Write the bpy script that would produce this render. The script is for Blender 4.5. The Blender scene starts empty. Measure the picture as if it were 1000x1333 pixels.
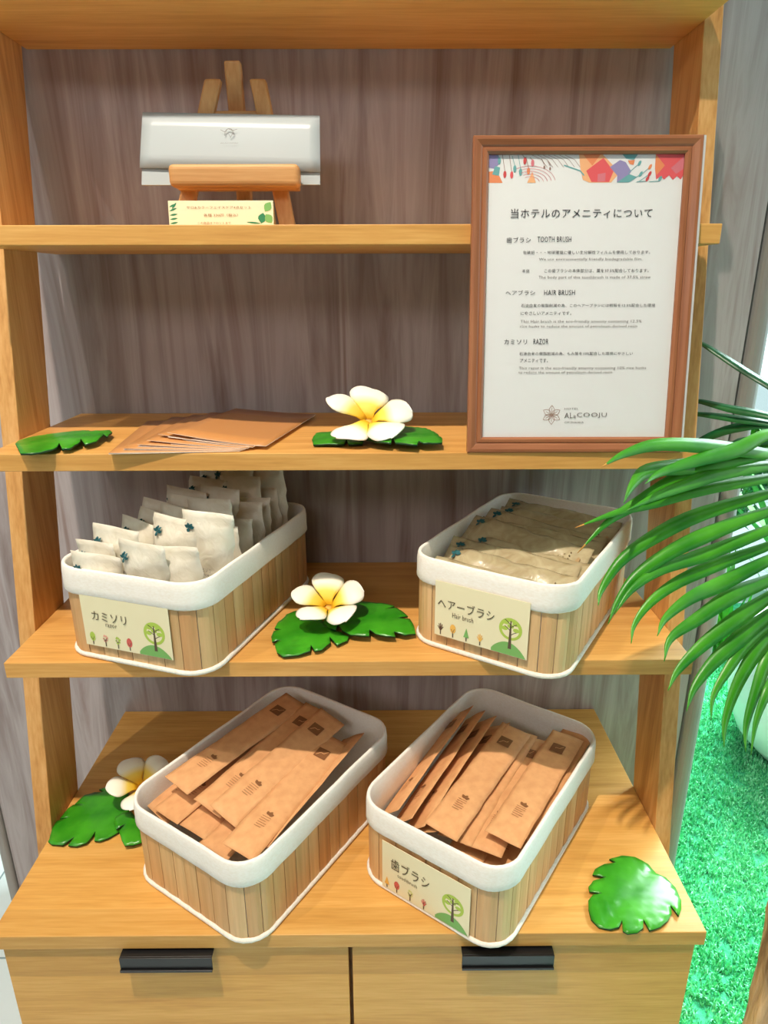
import bpy, bmesh, math, random
from mathutils import Vector, Matrix, noise
random.seed(7)
scene = bpy.context.scene
COL = scene.collection
PI = math.pi

# ------------------------------------------------------------------ camera
cam_data = bpy.data.cameras.new('camera')
cam_data.sensor_fit = 'VERTICAL'; cam_data.sensor_height = 24.0
cam_data.lens = 24.0 * 868.9 / 1333.0
cam_data.clip_start = 0.02
cam = bpy.data.objects.new('camera', cam_data); COL.objects.link(cam)
Rv = Vector((0.99998295, -0.00524529, -0.00256589)); Uv = Vector((0.00411117, 0.32037984, 0.94728024)); Fv = Vector((0.0041467, 0.94727464, -0.32039594))
cam.matrix_world = Matrix(((Rv.x, Uv.x, -Fv.x, 0.03772), (Rv.y, Uv.y, -Fv.y, -0.70318), (Rv.z, Uv.z, -Fv.z, 1.28414), (0, 0, 0, 1)))
scene.camera = cam

# ------------------------------------------------------------------ light
scene.view_settings.view_transform = 'Standard'
scene.view_settings.look = 'None'
scene.view_settings.gamma = 1.0
scene.view_settings.use_curve_mapping = False
scene.view_settings.exposure = 0.0
WORLD_DIM, WORLD_BRIGHT = 0.05, 3.6
SPOTS = [(-0.36, -0.86, 3.22, 235.0), (-1.10, -0.90, 3.22, 55.0)]
WARM = (1.0, 0.88, 0.74)
WINDOW_W = 8.0
FRONT_W = 17.0

world = bpy.data.worlds.new('daylight'); scene.world = world; world.use_nodes = True
wn = world.node_tree; wn.nodes.clear()
wo = wn.nodes.new('ShaderNodeOutputWorld'); wb = wn.nodes.new('ShaderNodeBackground')
tc_ = wn.nodes.new('ShaderNodeTexCoord'); dt = wn.nodes.new('ShaderNodeVectorMath'); dt.operation = 'DOT_PRODUCT'
dt.inputs[1].default_value = (0.62, 0.78, 0.05)
mr = wn.nodes.new('ShaderNodeMapRange'); mr.inputs[1].default_value = 0.1; mr.inputs[2].default_value = 0.75
mr.inputs[3].default_value = WORLD_DIM; mr.inputs[4].default_value = WORLD_BRIGHT
cr_ = wn.nodes.new('ShaderNodeMix'); cr_.data_type = 'RGBA'
cr_.inputs[6].default_value = (0.95, 0.96, 1.0, 1); cr_.inputs[7].default_value = (0.72, 0.97, 1.0, 1)
m2 = wn.nodes.new('ShaderNodeMapRange'); m2.inputs[1].default_value = 0.1; m2.inputs[2].default_value = 0.75
wn.links.new(tc_.outputs['Generated'], dt.inputs[0]); wn.links.new(dt.outputs['Value'], mr.inputs[0]); wn.links.new(dt.outputs['Value'], m2.inputs[0])
wn.links.new(m2.outputs[0], cr_.inputs[0]); wn.links.new(cr_.outputs[2], wb.inputs[0]); wn.links.new(mr.outputs[0], wb.inputs[1]); wn.links.new(wb.outputs[0], wo.inputs[0])

def light(name, kind, loc, aim, energy, color, **kw):
    d = bpy.data.lights.new(name, kind); d.energy = energy; d.color = color
    for k, v in kw.items(): setattr(d, k, v)
    o = bpy.data.objects.new(name, d); COL.objects.link(o); o.location = loc
    o.rotation_euler = (Vector(aim) - Vector(loc)).to_track_quat('-Z', 'Y').to_euler()
    return o
for (x, y, z, e) in SPOTS:
    light('ceiling_downlight', 'SPOT', (x, y, z), (x * 0.4 + 0.02, -0.04, 0.7), e, WARM, spot_size=math.radians(52), spot_blend=0.75, shadow_soft_size=0.025)
light('side_window_light', 'AREA', (2.3, -0.45, 1.5), (0.3, 0.05, 0.9), WINDOW_W, (0.70, 0.93, 1.0), shape='RECTANGLE', size=1.3, size_y=1.8)
light('garden_window_light', 'AREA', (1.9, 1.75, 2.2), (1.0, 0.6, 0.0), 85.0, (0.80, 1.0, 0.97), shape='RECTANGLE', size=2.2, size_y=0.8, spread=math.radians(70))
light('front_fill_light', 'AREA', (-1.1, -2.6, 2.40), (0.0, 0.2, 1.1), FRONT_W, (1.0, 0.95, 0.93), shape='RECTANGLE', size=2.0, size_y=0.5)  # added soft fill behind the camera, set high so lower bays stay dark

# ------------------------------------------------------------------ materials
def nt(name):
    m = bpy.data.materials.new(name); m.use_nodes = True
    t = m.node_tree; b = t.nodes['Principled BSDF']
    return m, t, b
def lin(c):
    return tuple(((v / 255) / 12.92 if v / 255 <= 0.04045 else ((v / 255 + 0.055) / 1.055) ** 2.4) for v in c) + (1,)
def plain(name, rgb, rough=0.6, spec=0.4, **kw):
    m, t, b = nt(name); b.inputs['Base Color'].default_value = lin(rgb); b.inputs['Roughness'].default_value = rough
    b.inputs['Specular IOR Level'].default_value = spec
    for k, v in kw.items(): b.inputs[k].default_value = v
    return m
def node(t, kind, **kw):
    n = t.nodes.new(kind)
    for k, v in kw.items():
        if k.startswith('i_'): n.inputs[k[2:].replace('_', ' ')].default_value = v
        else: setattr(n, k, v)
    return n
def ramp(t, stops):
    r = t.nodes.new('ShaderNodeValToRGB'); e = r.color_ramp.elements
    while len(e) < len(stops): e.new(0.5)
    for el, (p, c) in zip(e, stops): el.position = p; el.color = lin(c)
    return r
def bump(t, b, src, strength, dist=0.001):
    n = node(t, 'ShaderNodeBump'); n.inputs['Strength'].default_value = strength; n.inputs['Distance'].default_value = dist
    t.links.new(src, n.inputs['Height']); t.links.new(n.outputs[0], b.inputs['Normal'])
def wood(name, axis, dark, mid, pale, rough=0.45, stave=0.0, coarse=1.0, spec=0.35):
    """streaky oak; axis is the direction of the grain"""
    m, t, b = nt(name); L = t.links.new
    tc = node(t, 'ShaderNodeTexCoord'); mp = node(t, 'ShaderNodeMapping')
    sc = [38.0 * coarse] * 3; sc['xyz'.index(axis)] = 2.2 * coarse; mp.inputs['Scale'].default_value = sc
    L(tc.outputs['Object'], mp.inputs['Vector'])
    n1 = node(t, 'ShaderNodeTexNoise'); n1.inputs['Scale'].default_value = 1.0; n1.inputs['Detail'].default_value = 5; n1.inputs['Roughness'].default_value = 0.62; n1.inputs['Distortion'].default_value = 0.4
    L(mp.outputs[0], n1.inputs['Vector'])
    mp2 = node(t, 'ShaderNodeMapping'); s2 = [230.0 * coarse] * 3; s2['xyz'.index(axis)] = 14.0 * coarse; mp2.inputs['Scale'].default_value = s2
    L(tc.outputs['Object'], mp2.inputs['Vector'])
    n2 = node(t, 'ShaderNodeTexNoise'); n2.inputs['Scale'].default_value = 1.0; n2.inputs['Detail'].default_value = 3
    L(mp2.outputs[0], n2.inputs['Vector'])
    mx = node(t, 'ShaderNodeMath', operation='MULTIPLY_ADD'); mx.inputs[1].default_value = 0.35
    L(n2.outputs['Fac'], mx.inputs[0])
    ms = node(t, 'ShaderNodeMath', operation='MULTIPLY'); ms.inputs[1].default_value = 0.68; L(n1.outputs['Fac'], ms.inputs[0]); L(ms.outputs[0], mx.inputs[2])
    r = ramp(t, [(0.34, dark), (0.5, mid), (0.66, pale)]); L(mx.outputs[0], r.inputs[0])
    out = r.outputs[0]
    if stave:
        sp = node(t, 'ShaderNodeSeparateXYZ'); L(tc.outputs['Object'], sp.inputs[0])
        ad = node(t, 'ShaderNodeMath', operation='ADD'); L(sp.outputs[1], ad.inputs[0]); L(sp.outputs[2], ad.inputs[1])
        dv = node(t, 'ShaderNodeMath', operation='DIVIDE'); dv.inputs[1].default_value = stave; L(ad.outputs[0], dv.inputs[0])
        fl = node(t, 'ShaderNodeMath', operation='FLOOR'); L(dv.outputs[0], fl.inputs[0])
        wnn = node(t, 'ShaderNodeTexWhiteNoise', noise_dimensions='1D'); L(fl.outputs[0], wnn.inputs['W'])
        rr = node(t, 'ShaderNodeMapRange'); rr.inputs[3].default_value = 0.86; rr.inputs[4].default_value = 1.05; L(wnn.outputs['Value'], rr.inputs[0])
        mm = node(t, 'ShaderNodeMix', data_type='RGBA', blend_type='MULTIPLY'); mm.inputs[0].default_value = 1.0
        L(out, mm.inputs[6]); L(rr.outputs[0], mm.inputs[7]); out = mm.outputs[2]
    L(out, b.inputs['Base Color']); b.inputs['Roughness'].default_value = rough; b.inputs['Specular IOR Level'].default_value = spec
    bump(t, b, n2.outputs['Fac'], 0.12, 0.0006)
    return m
def noisy(name, c1, c2, scale, rough=0.7, bumps=0.2, bdist=0.001, spec=0.3, detail=4, stretch=(1, 1, 1), **kw):
    m, t, b = nt(name); L = t.links.new
    tc = node(t, 'ShaderNodeTexCoord'); mp = node(t, 'ShaderNodeMapping'); mp.inputs['Scale'].default_value = stretch
    n = node(t, 'ShaderNodeTexNoise'); n.inputs['Scale'].default_value = scale; n.inputs['Detail'].default_value = detail
    L(tc.outputs['Object'], mp.inputs['Vector']); L(mp.outputs[0], n.inputs['Vector'])
    r = ramp(t, [(0.3, c1), (0.7, c2)]); L(n.outputs['Fac'], r.inputs[0]); L(r.outputs[0], b.inputs['Base Color'])
    b.inputs['Roughness'].default_value = rough; b.inputs['Specular IOR Level'].default_value = spec
    for k, v in kw.items(): b.inputs[k].default_value = v
    if bumps: bump(t, b, n.outputs['Fac'], bumps, bdist)
    return m

OAK_X = wood('oak_along_x', 'x', (196, 138, 70), (212, 155, 82), (224, 170, 98), coarse=1.5)
OAK_TOP = wood('oak_staves', 'x', (202, 144, 70), (218, 161, 82), (229, 175, 99), stave=0.097, coarse=1.5)
OAK_Z = wood('oak_along_z', 'z', (178, 122, 64), (206, 152, 88), (220, 170, 108), coarse=1.3)
BEECH = wood('beech', 'z', (182, 128, 74), (200, 148, 92), (214, 166, 110), coarse=1.3)
BEECH_X = wood('beech_x', 'x', (182, 128, 74), (200, 148, 92), (214, 166, 110), coarse=1.3)
FRAME_V = wood('frame_wood_v', 'z', (128, 78, 50), (150, 94, 62), (164, 108, 74), rough=0.3)
FRAME_H = wood('frame_wood_h', 'x', (128, 78, 50), (150, 94, 62), (164, 108, 74), rough=0.3)
BLACK = plain('black_metal', (22, 21, 22), 0.35, 0.5)
DARK = plain('dark_gap', (28, 22, 20), 0.9, 0.1)
SILVER = plain('silver_edge', (204, 202, 200), 0.3, 0.5, Metallic=0.15)
FABRIC = noisy('cream_linen', (240, 232, 220), (247, 242, 234), 260, 0.9, 0.25, 0.0004, 0.15, stretch=(1, 1, 2.2))
CORD = noisy('white_cord', (226, 218, 204), (240, 234, 224), 300, 0.85, 0.4, 0.0004, 0.15)
KRAFT = noisy('kraft_paper', (214, 156, 106), (228, 172, 120), 90, 0.62, 0.25, 0.0006, 0.25, detail=6)
KRAFT_INK = plain('kraft_brown_print', (134, 88, 52), 0.6)
KRAFT_LINE = plain('kraft_grey_print', (166, 116, 74), 0.6)
PAPER = plain('white_paper', (231, 230, 228), 0.7, 0.2)
INK = plain('black_ink', (36, 34, 40), 0.6)
GREYINK = plain('grey_ink', (116, 108, 104), 0.6)
CREAM = plain('cream_card', (236, 226, 188), 0.55, 0.3)
CARD_INK = plain('card_ink', (84, 72, 52), 0.6)
BROWN_INK = plain('brown_ink', (150, 96, 56), 0.6)

def wall_mat():
    m, t, b = nt('taupe_laminate'); L = t.links.new
    tc = node(t, 'ShaderNodeTexCoord'); mp = node(t, 'ShaderNodeMapping'); mp.inputs['Scale'].default_value = (17, 17, 1.1)
    L(tc.outputs['Object'], mp.inputs['Vector'])
    n = node(t, 'ShaderNodeTexNoise'); n.inputs['Scale'].default_value = 1.6; n.inputs['Detail'].default_value = 6; n.inputs['Distortion'].default_value = 0.7; n.inputs['Roughness'].default_value = 0.6
    L(mp.outputs[0], n.inputs['Vector'])
    r = ramp(t, [(0.30, (132, 114, 110)), (0.44, (158, 147, 146)), (0.56, (180, 172, 173)), (0.72, (148, 130, 126))]); L(n.outputs['Fac'], r.inputs[0])
    L(r.outputs[0], b.inputs['Base Color']); b.inputs['Roughness'].default_value = 0.42; b.inputs['Specular IOR Level'].default_value = 0.35
    return m
WALL = wall_mat()
TRIM = noisy('grey_corner_strip', (150, 146, 142), (166, 162, 156), 6, 0.4, 0.0, spec=0.4, stretch=(6, 6, 0.5))

def tile_mat():
    m, t, b = nt('pale_floor_tile'); L = t.links.new
    tc = node(t, 'ShaderNodeTexCoord'); mp = node(t, 'ShaderNodeMapping'); mp.inputs['Location'].default_value = (0.03, -0.02, 0)
    br = node(t, 'ShaderNodeTexBrick'); br.offset = 0.0
    br.inputs['Scale'].default_value = 1.0; br.inputs['Mortar Size'].default_value = 0.0022; br.inputs['Brick Width'].default_value = 0.27; br.inputs['Row Height'].default_value = 0.27
    br.inputs['Color1'].default_value = lin((226, 236, 238)); br.inputs['Color2'].default_value = lin((218, 230, 234)); br.inputs['Mortar'].default_value = lin((140, 160, 168))
    L(tc.outputs['Object'], mp.inputs[0]); L(mp.outputs[0], br.inputs['Vector']); L(br.outputs['Color'], b.inputs['Base Color'])
    b.inputs['Roughness'].default_value = 0.25
    return m
TILE = tile_mat()
PLASTER = plain('white_plaster', (226, 222, 214), 0.9, 0.2)
TURF = noisy('turf_base', (50, 140, 98), (76, 176, 126), 60, 0.95, 0.6, 0.01, 0.05)
def turf_blade():
    m, t, b = nt('turf_blades'); L = t.links.new
    g = node(t, 'ShaderNodeTexCoord'); n = node(t, 'ShaderNodeTexNoise'); n.inputs['Scale'].default_value = 130; n.inputs['Detail'].default_value = 3
    L(g.outputs['Object'], n.inputs['Vector'])
    r = ramp(t, [(0.34, (66, 176, 116)), (0.5, (118, 226, 164)), (0.66, (176, 248, 210))]); L(n.outputs['Fac'], r.inputs[0]); L(r.outputs[0], b.inputs['Base Color'])
    b.inputs['Roughness'].default_value = 0.7; b.inputs['Specular IOR Level'].default_value = 0.2
    return m
BLADE = turf_blade()
def leaf_mat(name, c1, c2, scale, rough, sub=0.0):
    return noisy(name, c1, c2, scale, rough, 0.15, 0.001, 0.5, detail=3)
FOAM_LEAF = leaf_mat('foam_leaf_green', (30, 120, 16), (70, 164, 34), 24, 0.30)
FOAM_EDGE = plain('foam_leaf_edge', (18, 62, 22), 0.6)
PALM = noisy('palm_green', (36, 122, 12), (74, 158, 26), 22, 0.36, 0.1, 0.001, 0.5, detail=3)
PALM_DARK = noisy('palm_deep_green', (8, 66, 36), (28, 108, 54), 22, 0.36, 0.1, 0.001, 0.5, detail=3)
PALM_TIP = plain('palm_dry_tip', (196, 140, 60), 0.6)
FIBRE = noisy('palm_trunk_fibre', (110, 90, 68), (206, 182, 150), 60, 0.95, 1.0, 0.01, 0.1, stretch=(1, 1, 0.14), detail=8)
POT = plain('white_planter', (236, 240, 240), 0.4, 0.4)
SOIL = noisy('potting_soil', (44, 32, 24), (74, 56, 42), 80, 0.95, 0.8, 0.01, 0.1)
def petal_mat():
    m, t, b = nt('plumeria_petal'); L = t.links.new
    a = node(t, 'ShaderNodeAttribute', attribute_name='along')
    r = ramp(t, [(0.10, (240, 190, 40)), (0.30, (250, 218, 92)), (0.50, (250, 244, 220)), (1.0, (250, 246, 236))]); L(a.outputs['Fac'], r.inputs[0])
    L(r.outputs[0], b.inputs['Base Color']); b.inputs['Roughness'].default_value = 0.6
    b.inputs['Subsurface Weight'].default_value = 0.0
    return m
PETAL = petal_mat()
def slat_mat():
    m, t, b = nt('bamboo_slat'); L = t.links.new
    a = node(t, 'ShaderNodeAttribute', attribute_name='slat')
    tc = node(t, 'ShaderNodeTexCoord'); mp = node(t, 'ShaderNodeMapping'); mp.inputs['Scale'].default_value = (160, 160, 7)
    n = node(t, 'ShaderNodeTexNoise'); n.inputs['Scale'].default_value = 1; n.inputs['Detail'].default_value = 4
    L(tc.outputs['Object'], mp.inputs[0]); L(mp.outputs[0], n.inputs['Vector'])
    r = ramp(t, [(0.0, (212, 160, 106)), (0.35, (224, 178, 124)), (0.7, (233, 193, 140)), (1.0, (216, 176, 124))]); L(a.outputs['Fac'], r.inputs[0])
    r2 = ramp(t, [(0.3, (228, 224, 216)), (0.7, (255, 255, 255))]); L(n.outputs['Fac'], r2.inputs[0])
    mm = node(t, 'ShaderNodeMix', data_type='RGBA', blend_type='MULTIPLY'); mm.inputs[0].default_value = 1.0
    L(r.outputs[0], mm.inputs[6]); L(r2.outputs[0], mm.inputs[7]); L(mm.outputs[2], b.inputs['Base Color'])
    b.inputs['Roughness'].default_value = 0.5
    return m
SLAT = slat_mat()
def sachet_mat(name, c1, c2, alpha, rough):
    m, t, b = nt(name); L = t.links.new
    tc = node(t, 'ShaderNodeTexCoord'); n = node(t, 'ShaderNodeTexNoise'); n.inputs['Scale'].default_value = 46; n.inputs['Detail'].default_value = 4; n.inputs['Distortion'].default_value = 1.2
    L(tc.outputs['Object'], n.inputs['Vector'])
    r = ramp(t, [(0.3, c1), (0.7, c2)]); L(n.outputs['Fac'], r.inputs[0]); L(r.outputs[0], b.inputs['Base Color'])
    b.inputs['Roughness'].default_value = rough; b.inputs['Alpha'].default_value = alpha; b.inputs['Specular IOR Level'].default_value = 0.5
    bump(t, b, n.outputs['Fac'], 0.35, 0.004)
    return m
SACHET = sachet_mat('milky_film', (222, 212, 190), (240, 234, 218), 0.93, 0.4)
CLEARFILM = sachet_mat('clear_film', (178, 158, 118), (214, 200, 162), 0.72, 0.25)
TEAL = plain('teal_print', (34, 92, 98), 0.5)
BRUSH = plain('hair_brush_plastic', (170, 140, 98), 0.45)
BRISTLE = plain('hair_brush_bristle', (120, 104, 70), 0.6)
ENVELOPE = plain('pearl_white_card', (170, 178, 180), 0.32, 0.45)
BROCHURE = plain('brown_brochure_cover', (196, 136, 80), 0.35, 0.4)
PAGE = plain('white_page_edge', (240, 226, 208), 0.7)
PAL = {k: plain('print_' + k, v, 0.6) for k, v in dict(
    orange=(232, 140, 92), coral=(226, 92, 96), red=(206, 74, 74), peach=(240, 178, 128), teal=(108, 168, 168), lilac=(150, 140, 184),
    rose=(214, 120, 130), line=(150, 120, 110), lime=(176, 200, 82), leafgreen=(122, 176, 96), trunk=(92, 76, 58), pink=(232, 160, 140),
    brick=(212, 96, 88), amber=(240, 184, 88), pale=(214, 214, 130), bark=(96, 66, 50), forest=(46, 128, 84), mint=(196, 222, 190)).items()}
GLASS = None
def glass_mat():
    m, t, b = nt('picture_glass'); t.nodes.clear(); L = t.links.new
    o = node(t, 'ShaderNodeOutputMaterial'); tr = node(t, 'ShaderNodeBsdfTransparent'); gl = node(t, 'ShaderNodeBsdfGlossy'); gl.inputs['Roughness'].default_value = 0.02
    fr = node(t, 'ShaderNodeFresnel'); ge = node(t, 'ShaderNodeNewGeometry'); io = node(t, 'ShaderNodeMapRange'); io.inputs[3].default_value = 1.5; io.inputs[4].default_value = 1 / 1.5; L(ge.outputs['Backfacing'], io.inputs[0]); L(io.outputs[0], fr.inputs[0])
    mx = node(t, 'ShaderNodeMixShader'); L(fr.outputs[0], mx.inputs[0]); L(tr.outputs[0], mx.inputs[1]); L(gl.outputs[0], mx.inputs[2]); L(mx.outputs[0], o.inputs[0])
    return m
GLASS = glass_mat()

# ------------------------------------------------------------------ helpers
class MB:
    """collects verts, faces, material slots and builds ONE mesh object"""
    def __init__(s): s.v = []; s.f = []; s.m = []; s.att = []
    def add(s, verts, faces, mi=0, att=0.0):
        k = len(s.v); s.v += [tuple(p) for p in verts]; s.f += [tuple(i + k for i in f) for f in faces]; s.m += [mi] * len(faces); s.att += [att] * len(verts) if not isinstance(att, list) else att
    def box(s, x0, x1, y0, y1, z0, z1, mi=0, att=0.0):
        v = [(x0, y0, z0), (x1, y0, z0), (x1, y1, z0), (x0, y1, z0), (x0, y0, z1), (x1, y0, z1), (x1, y1, z1), (x0, y1, z1)]
        s.add(v, [(0, 3, 2, 1), (4, 5, 6, 7), (0, 1, 5, 4), (1, 2, 6, 5), (2, 3, 7, 6), (3, 0, 4, 7)], mi, att)
    def hexa(s, v, mi=0):
        s.add(v, [(0, 3, 2, 1), (4, 5, 6, 7), (0, 1, 5, 4), (1, 2, 6, 5), (2, 3, 7, 6), (3, 0, 4, 7)], mi)
    def prism(s, poly, y0, y1, mi=0, f=None):
        """polygon in 2D, extruded; f maps (a, b, depth) to 3D"""
        f = f or (lambda a, b, d: (a, d, b)); n = len(poly)
        s.add([f(a, b, y0) for a, b in poly] + [f(a, b, y1) for a, b in poly],
              [tuple(range(n)), tuple(range(2 * n - 1, n - 1, -1))] + [(i, i + n, (i + 1) % n + n, (i + 1) % n) for i in range(n)], mi)
    def tube(s, pts, r, n=8, mi=0, closed=False):
        pts = [Vector(p) for p in pts]; rows = []
        for i, p in enumerate(pts):
            a = pts[(i - 1) % len(pts)] if (closed or i) else p; b = pts[(i + 1) % len(pts)] if (closed or i < len(pts) - 1) else p
            t = (b - a).normalized(); ref = Vector((0, 0, 1)) if abs(t.z) < 0.9 else Vector((1, 0, 0))
            u = t.cross(ref).normalized(); w = u.cross(t); rr = r[i] if isinstance(r, (list, tuple)) else r
            rows.append([p + (u * math.cos(2 * PI * k / n) + w * math.sin(2 * PI * k / n)) * rr for k in range(n)])
        V = [q for row in rows for q in row]; F = []; R = len(rows)
        for i in range(R if closed else R - 1):
            for k in range(n): F.append((i * n + k, i * n + (k + 1) % n, ((i + 1) % R) * n + (k + 1) % n, ((i + 1) % R) * n + k))
        if not closed: F += [tuple(range(n - 1, -1, -1)), tuple(range((R - 1) * n, R * n))]
        s.add(V, F, mi)
    def build(s, name, mats, parent=None, smooth=False, bevel=0.0, loc=None, attname=None, segs=2, weld=False):
        me = bpy.data.meshes.new(name); me.from_pydata(s.v, [], s.f); me.update()
        mats = mats if isinstance(mats, (list, tuple)) else [mats]
        for m in mats: me.materials.append(m)
        me.polygons.foreach_set('material_index', s.m)
        if attname:
            a = me.attributes.new(attname, 'FLOAT', 'POINT'); a.data.foreach_set('value', s.att)
        bm = bmesh.new(); bm.from_mesh(me)
        if weld: bmesh.ops.remove_doubles(bm, verts=bm.verts, dist=1e-5)
        bmesh.ops.recalc_face_normals(bm, faces=bm.faces) if weld is not None else None
        bm.to_mesh(me); bm.free()
        if smooth:
            for p in me.polygons: p.use_smooth = True
        o = bpy.data.objects.new(name, me); COL.objects.link(o)
        if parent is not None: o.parent = parent
        if loc is not None: o.location = loc
        if bevel:
            b = o.modifiers.new('bevel', 'BEVEL'); b.width = bevel; b.segments = segs; b.limit_method = 'ANGLE'; b.angle_limit = math.radians(40)
        return o
def tag(o, label=None, cat=None, group=None, kind=None):
    if label: o['label'] = label
    if cat: o['category'] = cat
    if group: o['group'] = group
    if kind: o['kind'] = kind
    return o
def thing(name, label, cat, loc=(0, 0, 0), rot=(0, 0, 0), group=None):
    o = bpy.data.objects.new(name, None); COL.objects.link(o); o.empty_display_size = 0.03
    o.location = loc; o.rotation_euler = rot
    return tag(o, label, cat, group)
KIDS = {}
def copy_tree(o, parent=None):
    c = o.copy(); COL.objects.link(c)
    if parent is not None: c.parent = parent
    for ch in list(o.children): copy_tree(ch, c)
    return c
def text_geo(body, x0, y0, x1, y1, fit=True):
    """flat letter outlines stretched into the box x0..x1, y0..y1; returns verts (2D) and faces"""
    c = bpy.data.curves.new('letters', 'FONT'); c.body = body; c.resolution_u = 2; c.space_character = 1.08
    o = bpy.data.objects.new('letters', c); COL.objects.link(o)
    me = bpy.data.meshes.new_from_object(o.evaluated_get(bpy.context.evaluated_depsgraph_get()))
    V = [(v.co.x, v.co.y) for v in me.vertices]; F = [tuple(p.vertices) for p in me.polygons]
    bpy.data.objects.remove(o); bpy.data.curves.remove(c); bpy.data.meshes.remove(me)
    ax, bx = min(v[0] for v in V), max(v[0] for v in V); ay, by_ = min(v[1] for v in V), max(v[1] for v in V)
    return [(x0 + (v[0] - ax) / (bx - ax) * (x1 - x0), y0 + (v[1] - ay) / (by_ - ay) * (y1 - y0)) for v in V], F
class Print(MB):
    """printing on a sheet: shapes in the sheet's own 2D coordinates, a hair above its face"""
    def __init__(s, f): super().__init__(); s.fn = f; s.mats = []; s.k = 0
    def mi(s, m):
        if m not in s.mats: s.mats.append(m)
        return s.mats.index(m)
    def poly(s, pts, m):
        s.k += 1; e = 0.00012 + 0.000012 * (s.k % 40)
        s.add([s.fn(a, b, e) for a, b in pts], [tuple(range(len(pts)))], s.mi(m))
    def text(s, body, x0, y0, x1, y1, m=None):
        V, F = text_geo(body, x0, y0, x1, y1); s.add([s.fn(a, b, 0.0007) for a, b in V], F, s.mi(m or INK))
    def disc(s, x, y, rx, ry, m, n=20, rot=0.0):
        s.poly([(x + rx * math.cos(2 * PI * i / n) * math.cos(rot) - ry * math.sin(2 * PI * i / n) * math.sin(rot), y + rx * math.cos(2 * PI * i / n) * math.sin(rot) + ry * math.sin(2 * PI * i / n) * math.cos(rot)) for i in range(n)], m)
    def line(s, pts, w, m):
        for (ax, ay), (bx, by_) in zip(pts, pts[1:]):
            dx, dy = bx - ax, by_ - ay; L = math.hypot(dx, dy) or 1; nx, ny = -dy / L * w / 2, dx / L * w / 2
            s.poly([(ax - nx, ay - ny), (bx - nx, by_ - ny), (bx + nx, by_ + ny), (ax + nx, ay + ny)], m)
    def petal(s, x, y, ang, L, W, m):
        s.poly([(x + L * u * math.cos(ang) - sg * W * math.sin(PI * u) * math.sin(ang), y + L * u * math.sin(ang) + sg * W * math.sin(PI * u) * math.cos(ang))
                for sg, us in ((1, (0, .2, .4, .6, .8, 1)), (-1, (.8, .6, .4, .2))) for u in us], m)
    def done(s, name, parent):
        return s.build(name, s.mats, parent, weld=None)

# ------------------------------------------------------------------ the setting
Z1, Z2, Z3, ZC, ZT = 1.346, 1.1096, 0.8729, 0.600, 1.5631
A, T = 0.400, 0.021
K, D_UP, Y_WALL = 0.1815, 0.081, 0.2675
TH = 0.0200
def struct(name, mb, m, **kw):
    return tag(mb.build(name, m, **kw), kind='structure')
b = MB(); b.box(-3, 3, -3, 3.2, -0.05, 0); struct('floor', b, TILE)
b = MB(); b.box(-3, 3, -3, 1.85, 3.30, 3.36); struct('ceiling', b, PLASTER)
b = MB(); b.box(-0.6485, 0.5535, Y_WALL, Y_WALL + 0.30, 0.0, 3.3); struct('wall_back', b, WALL)
b = MB(); b.box(-0.6485 - 0.006, -0.6485, Y_WALL + 0.07, Y_WALL + 0.29, 0, 3.3); struct('trim_3', b, DARK)
b = MB(); b.box(0.5535, 0.5595, Y_WALL + 0.07, Y_WALL + 0.29, 0, 3.3); struct('trim_4', b, DARK)
b = MB(); b.box(-0.674, -0.6545, Y_WALL, Y_WALL + 0.30, 0, 3.3); struct('trim_1', b, TRIM, bevel=0.008, segs=4)
b = MB(); b.box(0.5605, 0.591, Y_WALL, Y_WALL + 0.30, 0, 3.3); struct('trim_2', b, TRIM, bevel=0.014, segs=5)
b = MB(); b.box(-3.06, -3.0, -3, 3.2, 0.0, 3.3); struct('wall_left', b, PLASTER)
b = MB(); b.box(-3.0, 0.645, 1.88, 1.94, 0.0, 3.3); struct('wall_rear', b, PLASTER)
# glazed garden front far behind on the right
b = MB()
for x in (0.65, 1.72, 2.92): b.box(x, x + 0.05, 1.88, 1.93, 0.0, 3.3)
b.box(0.65, 2.97, 1.88, 1.93, 0.0, 0.05); b.box(0.65, 2.97, 1.88, 1.93, 3.24, 3.3)
win = struct('window_1', b, plain('window_frame_white', (222, 232, 234), 0.4))
b = MB(); b.box(0.70, 1.72, 1.902, 1.908, 0.05, 3.24); b.box(1.77, 2.92, 1.902, 1.908, 0.05, 3.24)
b.build('window_pane', GLASS, win)

# artificial turf beside the shelf
b = MB(); b.box(0.425, 2.9, -1.2, 1.85, 0.0, 0.006, 0)
rnd = random.Random(3)
def blade(x, y, s):
    a = rnd.random() * 2 * PI; h = (0.010 + 0.012 * rnd.random()) * s; w = 0.0024 * s; ln = (rnd.random() * 0.016) * s
    la = rnd.random() * 2 * PI; dx, dy = ln * math.cos(la), ln * math.sin(la); cx, cy = w * math.cos(a), w * math.sin(a)
    z0 = 0.006
    b.add([(x - cx, y - cy, z0), (x + cx, y + cy, z0), (x + dx * .4 + cx * .8, y + dy * .4 + cy * .8, z0 + h * .7), (x + dx * .4 - cx * .8, y + dy * .4 - cy * .8, z0 + h * .7), (x + dx, y + dy, z0 + h)], [(0, 1, 2, 3), (3, 2, 4)], 1)
for _ in range(120000):
    y = -0.35 + 1.9 * rnd.random(); x = 0.43 + (0.55 + 0.42 * (y + 0.35)) * rnd.random() * 1.25
    cl = noise.noise(Vector((x * 28, y * 28, 0)))
    if cl > -0.55 + 0.3 * rnd.random(): blade(x, y, 0.72 + 0.25 * cl)
tag(b.build('artificial_turf', [TURF, BLADE], weld=None), 'mint green artificial turf on the floor right of the shelf', 'turf', kind='stuff')

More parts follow.
